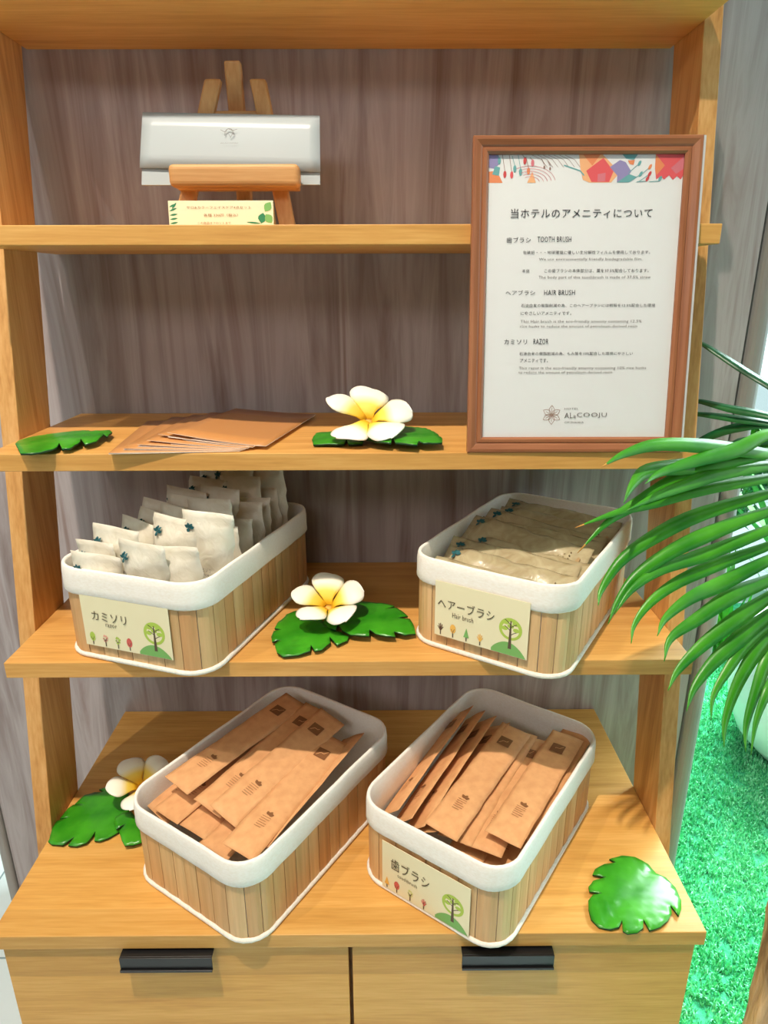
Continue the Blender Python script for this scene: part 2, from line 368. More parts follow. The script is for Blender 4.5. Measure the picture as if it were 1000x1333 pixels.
# ------------------------------------------------------------------ the leaning shelf with its drawer base
sh = thing('ladder_shelf', 'oak ladder shelf with leaning uprights, three open shelves and a two-drawer base', 'shelf')
def yf(z): return K * (z - ZC)
for sx in (-1, 1):
    b = MB(); x0, x1 = sorted((sx * A, sx * (A + T))); zt = ZT + 0.02
    b.hexa([(x0, yf(0), 0), (x1, yf(0), 0), (x1, yf(0) + D_UP, 0), (x0, yf(0) + D_UP, 0), (x0, yf(zt), zt), (x1, yf(zt), zt), (x1, yf(zt) + D_UP, zt), (x0, yf(zt) + D_UP, zt)])
    b.build('upright', OAK_Z, sh, bevel=0.0008)
for z, y0 in ((Z1, 0.0598), (Z2, 0.0174), (Z3, -0.0266)):
    b = MB(); b.box(-A + 0.0004, A - 0.0004, y0, Y_WALL - 0.001, z - TH, z); b.build('shelf_board', OAK_X, sh, bevel=0.0009)
b = MB(); b.box(-A + 0.0004, A - 0.0004, 0.113, Y_WALL - 0.001, ZT, ZT + 0.02); b.build('top_board', OAK_X, sh, bevel=0.0009)
YC = -0.1494
b = MB(); b.box(-A + 0.0004, A - 0.0004, YC, Y_WALL - 0.001, ZC - 0.0195, ZC); b.build('cabinet_top', OAK_TOP, sh, bevel=0.0009)
b = MB(); cx = A - 0.008; zb = 0.03
b.box(-cx, -cx + 0.016, YC + 0.026, Y_WALL - 0.002, zb, ZC - 0.0195); b.box(cx - 0.016, cx, YC + 0.026, Y_WALL - 0.002, zb, ZC - 0.0195)
b.box(-cx + 0.016, cx - 0.016, YC + 0.026, Y_WALL - 0.002, zb, zb + 0.016); b.box(-cx + 0.016, cx - 0.016, Y_WALL - 0.012, Y_WALL - 0.002, zb + 0.016, ZC - 0.0195)
b.box(-0.008, 0.008, YC + 0.03, Y_WALL - 0.012, zb + 0.016, ZC - 0.0195)
b.box(-cx + 0.02, cx - 0.02, YC + 0.05, Y_WALL - 0.02, 0.0, zb)
b.build('cabinet_body', OAK_X, sh)
GAPX = 0.0005
for x0, x1, hx in ((-cx, GAPX - 0.0022, -0.2045), (GAPX + 0.0022, cx, 0.1775)):
    b = MB(); b.box(x0, x1, YC + 0.005, YC + 0.0255, 0.04, ZC - 0.0225)
    d = b.build('drawer', OAK_TOP, sh, bevel=0.0008)
    b = MB(); hw = 0.0515; yh = YC + 0.005
    b.box(hx - hw, hx + hw, yh - 0.012, yh - 0.0002, ZC - 0.0245, ZC - 0.0228); b.box(hx - hw, hx + hw, yh - 0.014, yh - 0.0122, ZC - 0.0415, ZC - 0.0228); b.box(hx - hw, hx + hw, yh - 0.0165, yh - 0.0142, ZC - 0.0415, ZC - 0.0385)
    tag(b.build('handle', BLACK, d, bevel=0.0004), 'black metal pull under the top edge')

# ------------------------------------------------------------------ bamboo baskets
BW, BR, BH = 0.2, 0.0361, 0.1133
def rr_point(w, l, r, s):
    """point and outward normal at arc length s on a rounded rectangle, from the middle of the front side"""
    w2, l2 = w / 2, l / 2; q = PI * r / 2
    segs = [(w2 - r, 'x'), (q, 'c'), (l - 2 * r, 'y'), (q, 'c'), (w - 2 * r, '-x'), (q, 'c'), (l - 2 * r, '-y'), (q, 'c'), (w2 - r, 'x2')]
    cen = [None, (w2 - r, -l2 + r, -90), None, (w2 - r, l2 - r, 0), None, (-w2 + r, l2 - r, 90), None, (-w2 + r, -l2 + r, 180), None]
    for (L, k), c in zip(segs, cen):
        if s <= L + 1e-9:
            if k == 'x': return (s, -l2, 0, -1)
            if k == 'y': return (w2, -l2 + r + s, 1, 0)
            if k == '-x': return (w2 - r - s, l2, 0, 1)
            if k == '-y': return (-w2, l2 - r - s, -1, 0)
            if k == 'x2': return (-w2 + r + s, -l2, 0, -1)
            a = math.radians(c[2] + 90 * s / L); return (c[0] + r * math.cos(a), c[1] + r * math.sin(a), math.cos(a), math.sin(a))
        s -= L
    return (0, -l2, 0, -1)
def rr_len(w, l, r): return 2 * (w - 2 * r) + 2 * (l - 2 * r) + 2 * PI * r
def basket(name, label, loc, rot, w, l, seed, wav=1.0):
    rn = random.Random(seed)
    t = thing(name, label, 'basket', loc, (0, 0, rot), 'slatted bamboo baskets')
    P = rr_len(w, l, BR); N = 44; b = MB()
    cuts = [0.0]
    while cuts[-1] < P - 0.012: cuts.append(cuts[-1] + 0.0175 + 0.008 * rn.random())
    cuts = [c * P / cuts[-1] for c in cuts]
    for c0, c1 in zip(cuts, cuts[1:]):
        g = 0.00045; m = 3; V = []; o0, o1 = -0.0042, -0.0024 + 0.0004 * rn.random()
        for j in range(m + 1):
            x, y, nx, ny = rr_point(w, l, BR, (c0 + g) + (c1 - c0 - 2 * g) * j / m)
            e = o1 - (0.0007 if j in (0, m) else 0)
            V += [(x + nx * o0, y + ny * o0, 0.003), (x + nx * e, y + ny * e, 0.003), (x + nx * o0, y + ny * o0, BH - 0.012), (x + nx * e, y + ny * e, BH - 0.012)]
        F = []
        for j in range(m):
            k = 4 * j; F += [(k + 1, k + 5, k + 7, k + 3), (k, k + 2, k + 6, k + 4), (k + 2, k + 3, k + 7, k + 6), (k, k + 4, k + 5, k + 1)]
        F += [(0, 1, 3, 2), (4 * m, 4 * m + 2, 4 * m + 3, 4 * m + 1)]
        b.add(V, F, 0, [rn.random()] * len(V))
    b.build('slat_wall', SLAT, t, attname='slat', weld=None)
    # linen lining folded over the rim
    prof = [(-0.0050, 0.0045), (-0.0050, 0.03), (-0.0050, BH - 0.02), (-0.0048, BH - 0.002), (-0.0038, BH), (-0.0014, BH + 0.0002), (-0.0004, BH - 0.002), (0.0006, BH - 0.010), (0.0006, BH - 0.022), (0.0010, BH - 0.0305), (-0.0004, BH - 0.0325), (-0.0024, BH - 0.0315)]
    M = 120; b = MB(); V = []; ph = rn.random() * 9
    for i in range(M):
        s = P * i / M; x, y, nx, ny = rr_point(w, l, BR, s)
        wv = 0.00022 * wav * math.sin(s * 70 + ph) + 0.0004 * noise.noise(Vector((s * 40, ph, 0)))
        for j, (o, z) in enumerate(prof):
            oo = o + (wv if j > 3 else wv * 0.3); zz = z + (0.0003 * math.sin(s * 55 + ph * 2) if 3 < j < 8 else 0) + (0.0005 * noise.noise(Vector((s * 60, ph + 4, 0))) if j >= 9 else 0)
            V.append((x + nx * oo, y + ny * oo, zz))
    n = len(prof); F = [(i * n + j, ((i + 1) % M) * n + j, ((i + 1) % M) * n + j + 1, i * n + j + 1) for i in range(M) for j in range(n - 1)]
    F.append(tuple(i * n for i in range(M)))
    b.add(V, F); b.build('linen_lining', FABRIC, t, smooth=True)
    b = MB(); b.tube([(rr_point(w, l, BR, P * i / 100)[0] - 0.0022 * rr_point(w, l, BR, P * i / 100)[2], rr_point(w, l, BR, P * i / 100)[1] - 0.0022 * rr_point(w, l, BR, P * i / 100)[3], 0.0031) for i in range(100)], 0.0030, 8, closed=True)
    b.build('bottom_trim', CORD, t, smooth=True)
    return t
def label_card(bk, l, x0, x1, z0, z1, words_, sub, wu, su, trees, out=0.0008):
    y = -l / 2 - out
    b = MB(); b.box(x0, x1, y, y + 0.0006, z0, z1); card = b.build('label_card', CREAM, bk)
    W, H = x1 - x0, z1 - z0
    p = Print(lambda u, v, e: (x0 + u * W, y - e, z0 + v * H)); asp = W / H
    hill = [(0.63 + 0.36 * i / 16, 0.20 * math.sin(PI * (i / 16)) ** 0.8 + 0.008 + 0.05 * (1 - i / 16)) for i in range(17)]
    p.disc(0.82, 0.47, 0.118, 0.118 * asp, PAL['lime'], 28); p.disc(0.82, 0.46, 0.088, 0.084 * asp, CREAM, 24)
    for dx, dy in ((-.05, .14), (.05, .14), (-.06, .02), (.06, .02), (0, .2), (0, .08)): p.disc(0.82 + dx, 0.45 + dy * .9, 0.035, 0.022 * asp, PAL['lime'], 12)
    p.poly([(0.63, 0.008)] + hill + [(0.99, 0.008)], PAL['leafgreen'])
    tr = PAL['trunk']
    p.poly([(0.803, 0.12), (0.838, 0.12), (0.826, 0.62), (0.815, 0.62)], tr)
    for bx, by_, sx in ((0.82, 0.44, -1), (0.82, 0.36, 1), (0.82, 0.50, 1), (0.82, 0.55, -1)): p.line([(bx, by_), (bx + sx * 0.035, by_ + 0.05), (bx + sx * 0.062, by_ + 0.075)], 0.010, tr)
    for (u, kind, col) in trees:
        c = PAL[col]; p.line([(u, 0.03), (u, 0.17)], 0.012, tr)
        if kind == 'round': p.disc(u, 0.19, 0.032, 0.05 * asp, c, 14); p.line([(u, 0.12), (u + 0.018, 0.19)], 0.006, tr); p.line([(u, 0.12), (u - 0.018, 0.18)], 0.006, tr)
        elif kind == 'dots':
            for i in range(9): p.disc(u + 0.028 * math.cos(i * 2.4) * (0.5 + i / 18), 0.19 + 0.06 * math.sin(i * 2.4), 0.010, 0.010 * asp, c, 8)
            p.line([(u, 0.12), (u + 0.02, 0.2)], 0.006, tr); p.line([(u, 0.12), (u - 0.02, 0.2)], 0.006, tr)
        elif kind == 'fir': p.poly([(u - 0.03, 0.10), (u + 0.03, 0.10), (u, 0.27)], c)
        else:
            for a in (0.5, 1.0, 1.57, 2.1, 2.6): p.line([(u, 0.10), (u + 0.035 * math.cos(a), 0.12 + 0.12 * math.sin(a))], 0.009, c)
    p.text(words_, wu[0], wu[1], wu[2], wu[3], CARD_INK); p.text(sub, su[0], su[1], su[2], su[3], CARD_INK)
    p.done('printed_lettering', card)
BASK = dict(
    razor=((-0.2008, 0.1043, Z3 + 0.0002), -0.324, 0.1997, 0.2945), brush=((0.2315, 0.0996, Z3 + 0.0002), -0.5639, 0.1969, 0.3027),
    plain=((-0.1072, 0.0039, ZC + 0.0002), -0.5798, 0.2018, 0.2941), tooth=((0.1712, -0.0041, ZC + 0.0002), -0.6258, 0.1976, 0.2961))
bk1 = basket('bamboo_basket', 'bamboo slat basket labelled カミソリ razor, full of upright cream sachets', *BASK['razor'][:2], *BASK['razor'][2:], 11)
bk2 = basket('bamboo_basket', 'bamboo slat basket labelled ヘアーブラシ Hair brush, on the shelf end by the palm', *BASK['brush'][:2], *BASK['brush'][2:], 12)
bk3 = basket('bamboo_basket', 'bamboo slat basket of kraft sleeves with no label card, on the drawer base', *BASK['plain'][:2], *BASK['plain'][2:], 13)
bk4 = basket('bamboo_basket', 'bamboo slat basket labelled 歯ブラシ toothbrush, holding kraft sleeves', *BASK['tooth'][:2], *BASK['tooth'][2:], 14)
label_card(bk1, 0.2945, -0.0594, 0.0578, 0.0192, 0.0822, 'カミソリ', 'razor', (0.12, 0.54, 0.52, 0.72), (0.27, 0.44, 0.40, 0.50), [(0.09, 'round', 'lime'), (0.24, 'dots', 'pink'), (0.385, 'dots', 'lime'), (0.52, 'round', 'brick')])
label_card(bk2, 0.3027, -0.0580, 0.0564, 0.0205, 0.0900, 'ヘアーブラシ', 'Hair brush', (0.035, 0.53, 0.65, 0.71), (0.20, 0.40, 0.43, 0.49), [(0.07, 'bare', 'bark'), (0.21, 'round', 'amber'), (0.36, 'fir', 'leafgreen'), (0.51, 'bare', 'amber')], 0.0026)
label_card(bk4, 0.2961, -0.0577, 0.0588, 0.0066, 0.0750, '歯ブラシ', 'toothbrush', (0.11, 0.50, 0.56, 0.74), (0.19, 0.39, 0.42, 0.46), [(0.06, 'fir', 'amber'), (0.18, 'round', 'brick'), (0.34, 'dots', 'pale'), (0.50, 'bare', 'brick')])

# ------------------------------------------------------------------ kraft toothbrush sleeves
def pillow(W, L, T_, nu, nv, seed, seam=0.06, flap=0.0, fn=None, wr=0.0006):
    """closed flat pouch: u across, v along, puffed in the middle; returns verts, faces"""
    rn = Vector((seed * 3.1, seed * 1.7, 0.3)); V = []; top = []; bot = []
    for s in (1, -1):
        for j in range(nv + 1):
            for i in range(nu + 1):
                u = i / nu * 2 - 1; v = j / nv
                e = max(0.0, 1 - abs(u) ** 2.6) ** 0.6; k = min(1, max(0, (v - seam)) / 0.10, max(0, (1 - seam - v)) / 0.10)
                z = T_ / 2 * e * (k ** 0.6) + 0.0002 if 0 < i < nu else 0.0
                z += wr * noise.noise(rn + Vector((u * 1.3, v * 7, s))) * (1 if 0 < i < nu else 0) * (1 if k > 0 else 0.2)
                z = max(z, 0.0001)
                b = wr * 1.6 * noise.noise(rn + Vector((u * 0.8, v * 2.3, 7)))
                V.append((u * W / 2 + wr * noise.noise(rn + Vector((v * 9, u, 3))), v * L, s * z + b))
    n = (nu + 1) * (nv + 1); F = []
    for s in (0, 1):
        for j in range(nv):
            for i in range(nu):
                q = (s * n + j * (nu + 1) + i, s * n + j * (nu + 1) + i + 1, s * n + (j + 1) * (nu + 1) + i + 1, s * n + (j + 1) * (nu + 1) + i)
                F.append(q if s == 0 else q[::-1])
    rim = [i for i in range(nu + 1)] + [j * (nu + 1) + nu for j in range(1, nv + 1)] + [nv * (nu + 1) + i for i in range(nu - 1, -1, -1)] + [j * (nu + 1) for j in range(nv - 1, 0, -1)]
    for a, c in zip(rim, rim[1:] + rim[:1]): F.append((a, a + n, c + n, c))
    if fn: V = [fn(p) for p in V]
    return V, F
SLEEVE_W, SLEEVE_L = 0.043, 0.212
def sleeve_master(seed):
    """kraft sleeve lying along +y from its near end, face up"""
    V, F = pillow(SLEEVE_W, SLEEVE_L, 0.0052, 8, 26, seed, seam=0.035, wr=0.0011)
    b = MB(); b.add(V, F); me = b.build('sleeve', KRAFT, smooth=True)
    zt = lambda x, y: max((v[2] for v in V if abs(v[0] - x) < 0.006 and abs(v[1] - y) < 0.009), default=0.003) + 0.0005
    p = Print(lambda x, y, e: (x, y, zt(x, y) + e))
    sq = [(-0.0095, 0.166), (0.0075, 0.166), (0.0075, 0.183), (-0.0095, 0.183)]
    for i in range(4):
        for j in range(4):
            xa, xb = -0.0095 + 0.017 * i / 4, -0.0095 + 0.017 * (i + 1) / 4; ya, yb = 0.166 + 0.017 * j / 4, 0.166 + 0.017 * (j + 1) / 4
            s_ = p.fn; p.poly([(xa, ya), (xb, ya), (xb, yb), (xa, yb)], KRAFT_INK)
    p.line([(-0.007, 0.169), (-0.003, 0.175), (0.0015, 0.175), (0.0055, 0.1805)], 0.0009, KRAFT)
    p.done('printed_square', me); p = Print(p.fn)
    for a in (0.5, 1.25, 2.3): p.petal(0.0005, 0.056, a, 0.0065, 0.0021, KRAFT_INK)
    for k in range(6): p.line([(-0.006, 0.053 - 0.0032 * k), (0.006 - 0.003 * (k % 3 == 2), 0.053 - 0.0032 * k)], 0.0007, KRAFT_LINE)
    p.done('printed_leaf', me)
    return me
def place_sleeve(master, first, near, far, roll, label, sink=0.0, group=None):
    o = master if first else copy_tree(master)
    n, f = Vector(near), Vector(far); y = (f - n).normalized(); x = y.cross(Vector((0, 0, 1))).normalized(); z = x.cross(y)
    r = Matrix.Rotation(roll, 4, y); x = r @ x; z = r @ z
    o.matrix_world = Matrix(((x.x, y.x, z.x, n.x), (x.y, y.y, z.y, n.y), (x.z, y.z, z.z, n.z), (0, 0, 0, 1)))
    o.name = 'toothbrush_sleeve'
    tag(o, label, 'toothbrush packet', group)
    return o
masters = [sleeve_master(s) for s in (1, 2, 3)]; used = [False] * 3; cnt = 0
G4, G3 = 'kraft toothbrush sleeves in the labelled basket', 'kraft toothbrush sleeves in the unlabelled basket'
SL = [  # near end, far end, roll, label, group
    ((0.171, -0.1175, 0.701), (0.293, 0.062, 0.706), 0.03, 'kraft toothbrush sleeve lying flat on top at the right of the 歯ブラシ basket', G4),
    ((0.104, -0.098, 0.693), (0.226, 0.079, 0.703), 0.10, 'kraft toothbrush sleeve lying flat in the middle of the 歯ブラシ basket, leaf print near its front', G4),
    ((0.150, -0.117, 0.684), (0.252, 0.070, 0.692), -0.06, 'kraft toothbrush sleeve tucked between the two flat top sleeves of the 歯ブラシ basket', G4),
    ((0.120, -0.099, 0.682), (0.235, 0.081, 0.694), -0.12, 'kraft toothbrush sleeve half hidden under the flat middle one in the 歯ブラシ basket', G4),
    ((0.190, -0.098, 0.688), (0.310, 0.075, 0.697), -0.10, 'kraft toothbrush sleeve peeking out behind the right top sleeve of the 歯ブラシ basket', G4),
    ((0.045, -0.052, 0.676), (0.158, 0.127, 0.698), -0.80, 'kraft toothbrush sleeve on edge against the left side of the 歯ブラシ basket', G4),
    ((0.060, -0.066, 0.677), (0.174, 0.116, 0.700), -0.76, 'second kraft sleeve on edge from the left side in the 歯ブラシ basket', G4),
    ((0.074, -0.076, 0.676), (0.187, 0.104, 0.699), -0.72, 'third kraft sleeve on edge from the left side in the 歯ブラシ basket', G4),
    ((0.086, -0.083, 0.677), (0.202, 0.093, 0.696), -0.62, 'fourth kraft sleeve on edge, beside the flat middle one in the 歯ブラシ basket', G4),
    ((0.130, -0.108, 0.664), (0.240, 0.070, 0.672), 0.05, 'lowest kraft toothbrush sleeve showing under the pile at the front of the 歯ブラシ basket', G4),
    ((0.158, -0.128, 0.660), (0.268, 0.050, 0.668), -0.05, 'kraft toothbrush sleeve deep in the front right corner of the 歯ブラシ basket', G4),
    ((-0.213, -0.041, 0.711), (-0.090, 0.124, 0.716), 0.10, 'kraft toothbrush sleeve topmost at the left of the unlabelled basket', G3),
    ((-0.170, -0.066, 0.699), (-0.055, 0.110, 0.713), 0.16, 'kraft toothbrush sleeve leaning beside the topmost left one in the unlabelled basket', G3),
    ((-0.147, -0.084, 0.704), (-0.033, 0.092, 0.712), 0.30, 'long kraft sleeve tilted across the middle of the unlabelled basket', G3),
    ((-0.121, -0.131, 0.699), (-0.024, 0.056, 0.702), 0.14, 'kraft toothbrush sleeve at the front right of the unlabelled basket, leaf print near its end', G3),
    ((-0.104, -0.112, 0.684), (-0.004, 0.070, 0.694), -0.60, 'kraft sleeve on edge along the right side of the unlabelled basket', G3),
    ((-0.222, -0.062, 0.684), (-0.105, 0.113, 0.692), 0.04, 'kraft toothbrush sleeve under the topmost left one in the unlabelled basket', G3),
    ((-0.186, -0.082, 0.680), (-0.073, 0.098, 0.688), 0.02, 'kraft sleeve with its open front end showing mid pile in the unlabelled basket', G3),
    ((-0.154, -0.109, 0.678), (-0.042, 0.071, 0.687), 0.05, 'kraft sleeve under the front right one in the unlabelled basket', G3),
    ((-0.240, -0.048, 0.676), (-0.130, 0.122, 0.684), 0.35, 'kraft sleeve tilted up against the left side of the unlabelled basket', G3),
    ((-0.168, -0.100, 0.662), (-0.058, 0.080, 0.668), -0.04, 'lowest kraft sleeve at the front of the unlabelled basket', G3),
]
for i, (n, f, r, lab, g) in enumerate(SL):
    k = i % 3; place_sleeve(masters[k], not used[k], n, f, r, lab, 0, g); used[k] = True

# ------------------------------------------------------------------ razor sachets
def razor_master(seed):
    V, F = pillow(0.060, 0.125, 0.017, 10, 16, seed, seam=0.07, wr=0.0032)
    # stand it up: along -> z, face towards -y
    V = [(x, -z, y) for x, y, z in V]
    b = MB(); b.add(V, F); o = b.build('sachet', SACHET, smooth=True)
    yt = lambda x, z: min((v[1] for v in V if abs(v[0] - x) < 0.007 and abs(v[2] - z) < 0.009), default=-0.006) - 0.0006
    p = Print(lambda x, z, e: (x, yt(x, z) - e, z))
    for a in (0.3, 1.0, 1.9, 2.7, 4.3): p.petal(-0.019, 0.106, a, 0.0065, 0.0021, TEAL)
    p.done('printed_flower', o); p = Print(p.fn)
    p.text('カミソリ', -0.006, 0.055, 0.008, 0.060, GREYINK); p.text('RAZOR', -0.006, 0.049, 0.006, 0.052, GREYINK)
    p.done('printed_lettering', o); p = Print(p.fn)
    for k in range(3): p.line([(-0.0235 + 0.0024 * k, 0.090), (-0.0235 + 0.0024 * k, 0.058)], 0.0006, GREYINK)
    p.done('small_print', o)
    return o
rm = [razor_master(s) for s in (21, 22, 23, 24)]; ru = [False] * 4
(bx, by0, bz0), br_, _, _ = BASK['razor']
RZ = [  # basket x, y, height of the foot, turn, lean back, side tilt, label
    (-0.052, -0.124, 0.006, 0.10, -0.10, -0.10, 'cream razor sachet at the front left corner of the カミソリ basket'),
    (-0.046, -0.112, 0.012, -0.06, -0.06, 0.06, 'cream razor sachet second behind the front left corner of the カミソリ basket'),
    (-0.040, -0.096, 0.030, 0.04, -0.12, -0.08, 'taller cream razor sachet rising behind the front left pair in the カミソリ basket'),
    (0.012, -0.112, 0.024, 0.02, -0.14, -0.05, 'wide cream razor sachet face-on at the middle front of the カミソリ basket'),
    (0.050, -0.104, 0.018, 0.12, -0.10, 0.02, 'cream razor sachet at the front right corner of the カミソリ basket'),
    (-0.052, -0.074, 0.022, -0.05, 0.10, -0.16, 'cream razor sachet leaning back on the left side of the カミソリ basket'),
    (-0.046, -0.052, 0.026, -0.05, 0.12, -0.18, 'cream razor sachet second of the leaning row on the left side of the カミソリ basket'),
    (0.014, -0.080, 0.036, 0.05, 0.02, -0.12, 'tall cream razor sachet behind the middle front one in the カミソリ basket'),
    (0.054, -0.066, 0.044, 0.16, -0.04, -0.10, 'tallest cream razor sachet at the right of the カミソリ basket, grey lettering low on its face'),
    (0.000, -0.048, 0.034, -0.04, 0.08, -0.06, 'cream razor sachet mid basket behind the tall face-on pair of カミソリ sachets'),
    (-0.050, -0.026, 0.030, 0.0, 0.10, -0.12, 'cream razor sachet third of the leaning row on the left side of the カミソリ basket'),
    (-0.014, -0.014, 0.036, 0.06, 0.10, -0.08, 'cream razor sachet in the centre of the カミソリ basket'),
    (0.040, -0.022, 0.040, 0.0, 0.06, 0.05, 'cream razor sachet behind the two tallest ones of the カミソリ basket'),
    (0.056, -0.036, 0.012, 0.1, 0.05, 0.04, 'low cream razor sachet by the right rim of the カミソリ basket, behind the tallest'),
    (0.056, -0.008, 0.010, 0.08, 0.10, 0.05, 'low cream razor sachet halfway along the right rim of the カミソリ basket'),
    (0.055, 0.022, 0.022, 0.05, 0.12, 0.06, 'cream razor sachet past halfway along the right rim of the カミソリ basket'),
    (-0.040, 0.014, 0.036, -0.03, 0.12, -0.10, 'cream razor sachet behind the centre at the left of the カミソリ basket'),
    (0.014, 0.016, 0.040, 0.05, 0.16, -0.04, 'cream razor sachet behind the centre of the カミソリ basket'),
    (0.055, 0.050, 0.020, 0.04, 0.10, 0.08, 'cream razor sachet near the back along the right rim of the カミソリ basket'),
    (-0.030, 0.048, 0.040, 0.0, 0.20, -0.05, 'cream razor sachet at the back left of the カミソリ basket'),
    (0.030, 0.052, 0.046, 0.0, 0.20, 0.04, 'cream razor sachet at the back middle of the カミソリ basket'),
    (0.054, 0.082, 0.024, 0.0, 0.10, 0.10, 'cream razor sachet at the back right of the カミソリ basket'),
    (-0.010, 0.084, 0.055, 0.04, 0.10, -0.12, 'highest cream razor sachet at the back of the カミソリ basket, close under the shelf'),
    (0.052, 0.100, 0.058, -0.04, 0.04, 0.05, 'high cream razor sachet at the back right of the カミソリ basket, close under the shelf'),
    (0.030, 0.122, 0.040, 0.0, 0.05, 0.0, 'cream razor sachet against the back wall of the カミソリ basket'),
    (-0.040, 0.112, 0.040, 0.0, 0.08, 0.0, 'cream razor sachet in the far left corner of the カミソリ basket'),
]
bm1 = Matrix.Translation((bx, by0, bz0)) @ Matrix.Rotation(br_, 4, 'Z')
for i, (x, y, z, tz, lean, side, lab) in enumerate(RZ):
    k = i % 4; o = copy_tree(rm[k]) if ru[k] else rm[k]; ru[k] = True
    o.matrix_world = bm1 @ Matrix.Translation((x, y, z)) @ Matrix.Rotation(tz, 4, 'Z') @ Matrix.Rotation(-lean, 4, 'X') @ Matrix.Rotation(-side, 4, 'Y')
    o.name = 'razor_sachet'; tag(o, lab, 'razor packet', 'razor sachets in the basket')

# ------------------------------------------------------------------ hair brush packets
def brush_packet_master(seed):
    W, L = 0.050, 0.166
    b = MB(); V, F = pillow(W, L, 0.017, 10, 26, seed, seam=0.05, wr=0.0030); V = [(y - L / 2, x, z) for x, y, z in V]
    b.add(V, F); o = b.build('film_pouch', CLEARFILM, smooth=True)
    s = MB()
    pts = [(-0.07 + 0.0075 * i, 0.0, 0.0015) for i in range(20)]
    def outline(): 
        up = []; 
        for i in range(25):
            t = i / 24; x = -0.072 + 0.146 * t; w = 0.0052 + 0.0018 * math.sin(PI * min(1, t / 0.45)) if t < 0.5 else 0.0058 + 0.0085 * math.sin(PI * min(1, (t - 0.5) / 0.5)) ** 0.6
            up.append((x, w))
        return up
    up = outline(); poly = up + [(x, -w) for x, w in reversed(up)]
    s.prism(poly, -0.002, 0.002, f=lambda a_, b_, d: (a_, b_, d))
    h = s.build('hair_brush', BRUSH, o, bevel=0.0008)
    q = MB()
    for i in range(9):
        for j in range(4):
            x, y = 0.012 + 0.0062 * i, -0.0075 + 0.005 * j; q.box(x - 0.0007, x + 0.0007, y - 0.0007, y + 0.0007, 0.002, 0.0072)
    q.build('bristles', BRISTLE, h)
    zt = lambda x, y: max((v[2] for v in V if abs(v[1] - y) < 0.008 and abs(v[0] - x) < 0.010), default=0.005) + 0.0005
    p = Print(lambda x, y, e: (x, y, zt(x, y) + e))
    for a in (0.3, 1.0, 1.9, 2.7, 4.3): p.petal(-0.066, 0.008, a, 0.0075, 0.0023, TEAL)
    p.done('printed_flower', o)
    return o
hm = [brush_packet_master(s) for s in (31, 32, 33)]; hu = [False] * 3
(hx, hy, hz), hr, _, _ = BASK['brush']; hb = Matrix.Translation((hx, hy, hz)) @ Matrix.Rotation(hr, 4, 'Z')
HB = [  # x, y, z, turn, tilt back, side tilt
    (-0.004, -0.112, 0.076, 0.04, 0.62, 0.02, 'clear hair brush packet at the very front of the ヘアーブラシ basket'),
    (0, -0.09, 0.082, -0.03, 0.6, 0.03, 'second clear hair brush packet from the front of the ヘアーブラシ basket'),
    (-0.006, -0.064, 0.086, 0.03, 0.58, 0.05, 'third clear hair brush packet from the front of the ヘアーブラシ basket'),
    (0.01, -0.04, 0.084, -0.1, 0.56, 0.02, 'fourth clear hair brush packet from the front of the ヘアーブラシ basket, its end poking right'),
    (-0.006, -0.012, 0.095, -0.09, 0.54, 0.07, 'clear hair brush packet lying on top in the middle of the ヘアーブラシ basket'),
    (0, 0.014, 0.092, 0.02, 0.52, 0.04, 'clear hair brush packet just behind the middle of the ヘアーブラシ basket'),
    (-0.004, 0.044, 0.092, -0.03, 0.5, 0.06, 'third clear hair brush packet from the back of the ヘアーブラシ basket'),
    (0.004, 0.074, 0.092, 0.04, 0.48, 0.03, 'second clear hair brush packet from the back of the ヘアーブラシ basket'),
    (0, 0.104, 0.094, -0.02, 0.46, 0.05, 'clear hair brush packet at the very back of the ヘアーブラシ basket'),
    (0.010, -0.080, 0.042, 0.10, 0.1, 0.0, 'clear hair brush packet low in the front of the ヘアーブラシ basket under the others'),
    (0.010, 0.020, 0.046, -0.10, 0.1, 0.0, 'clear hair brush packet low in the middle of the ヘアーブラシ basket under the others'),
]
for i, (x, y, z, tz, tilt, side, lab) in enumerate(HB):
    k = i % 3; o = copy_tree(hm[k]) if hu[k] else hm[k]; hu[k] = True
    o.matrix_world = hb @ Matrix.Translation((x, y, z)) @ Matrix.Rotation(tz, 4, 'Z') @ Matrix.Rotation(side, 4, 'Y') @ Matrix.Rotation(tilt, 4, 'X')
    o.name = 'hair_brush_packet'; tag(o, lab, 'hair brush packet', 'hair brush packets in the basket')

# ------------------------------------------------------------------ framed notice
SW, SHH = 0.2353, 0.3238; LEAN = 0.1504
fr = thing('framed_notice', 'brown framed amenity notice in Japanese and English, standing against the upper shelf edge', 'picture frame', (0.2506, 0.0142, Z2 + 0.0002), (-LEAN, 0, -0.010))
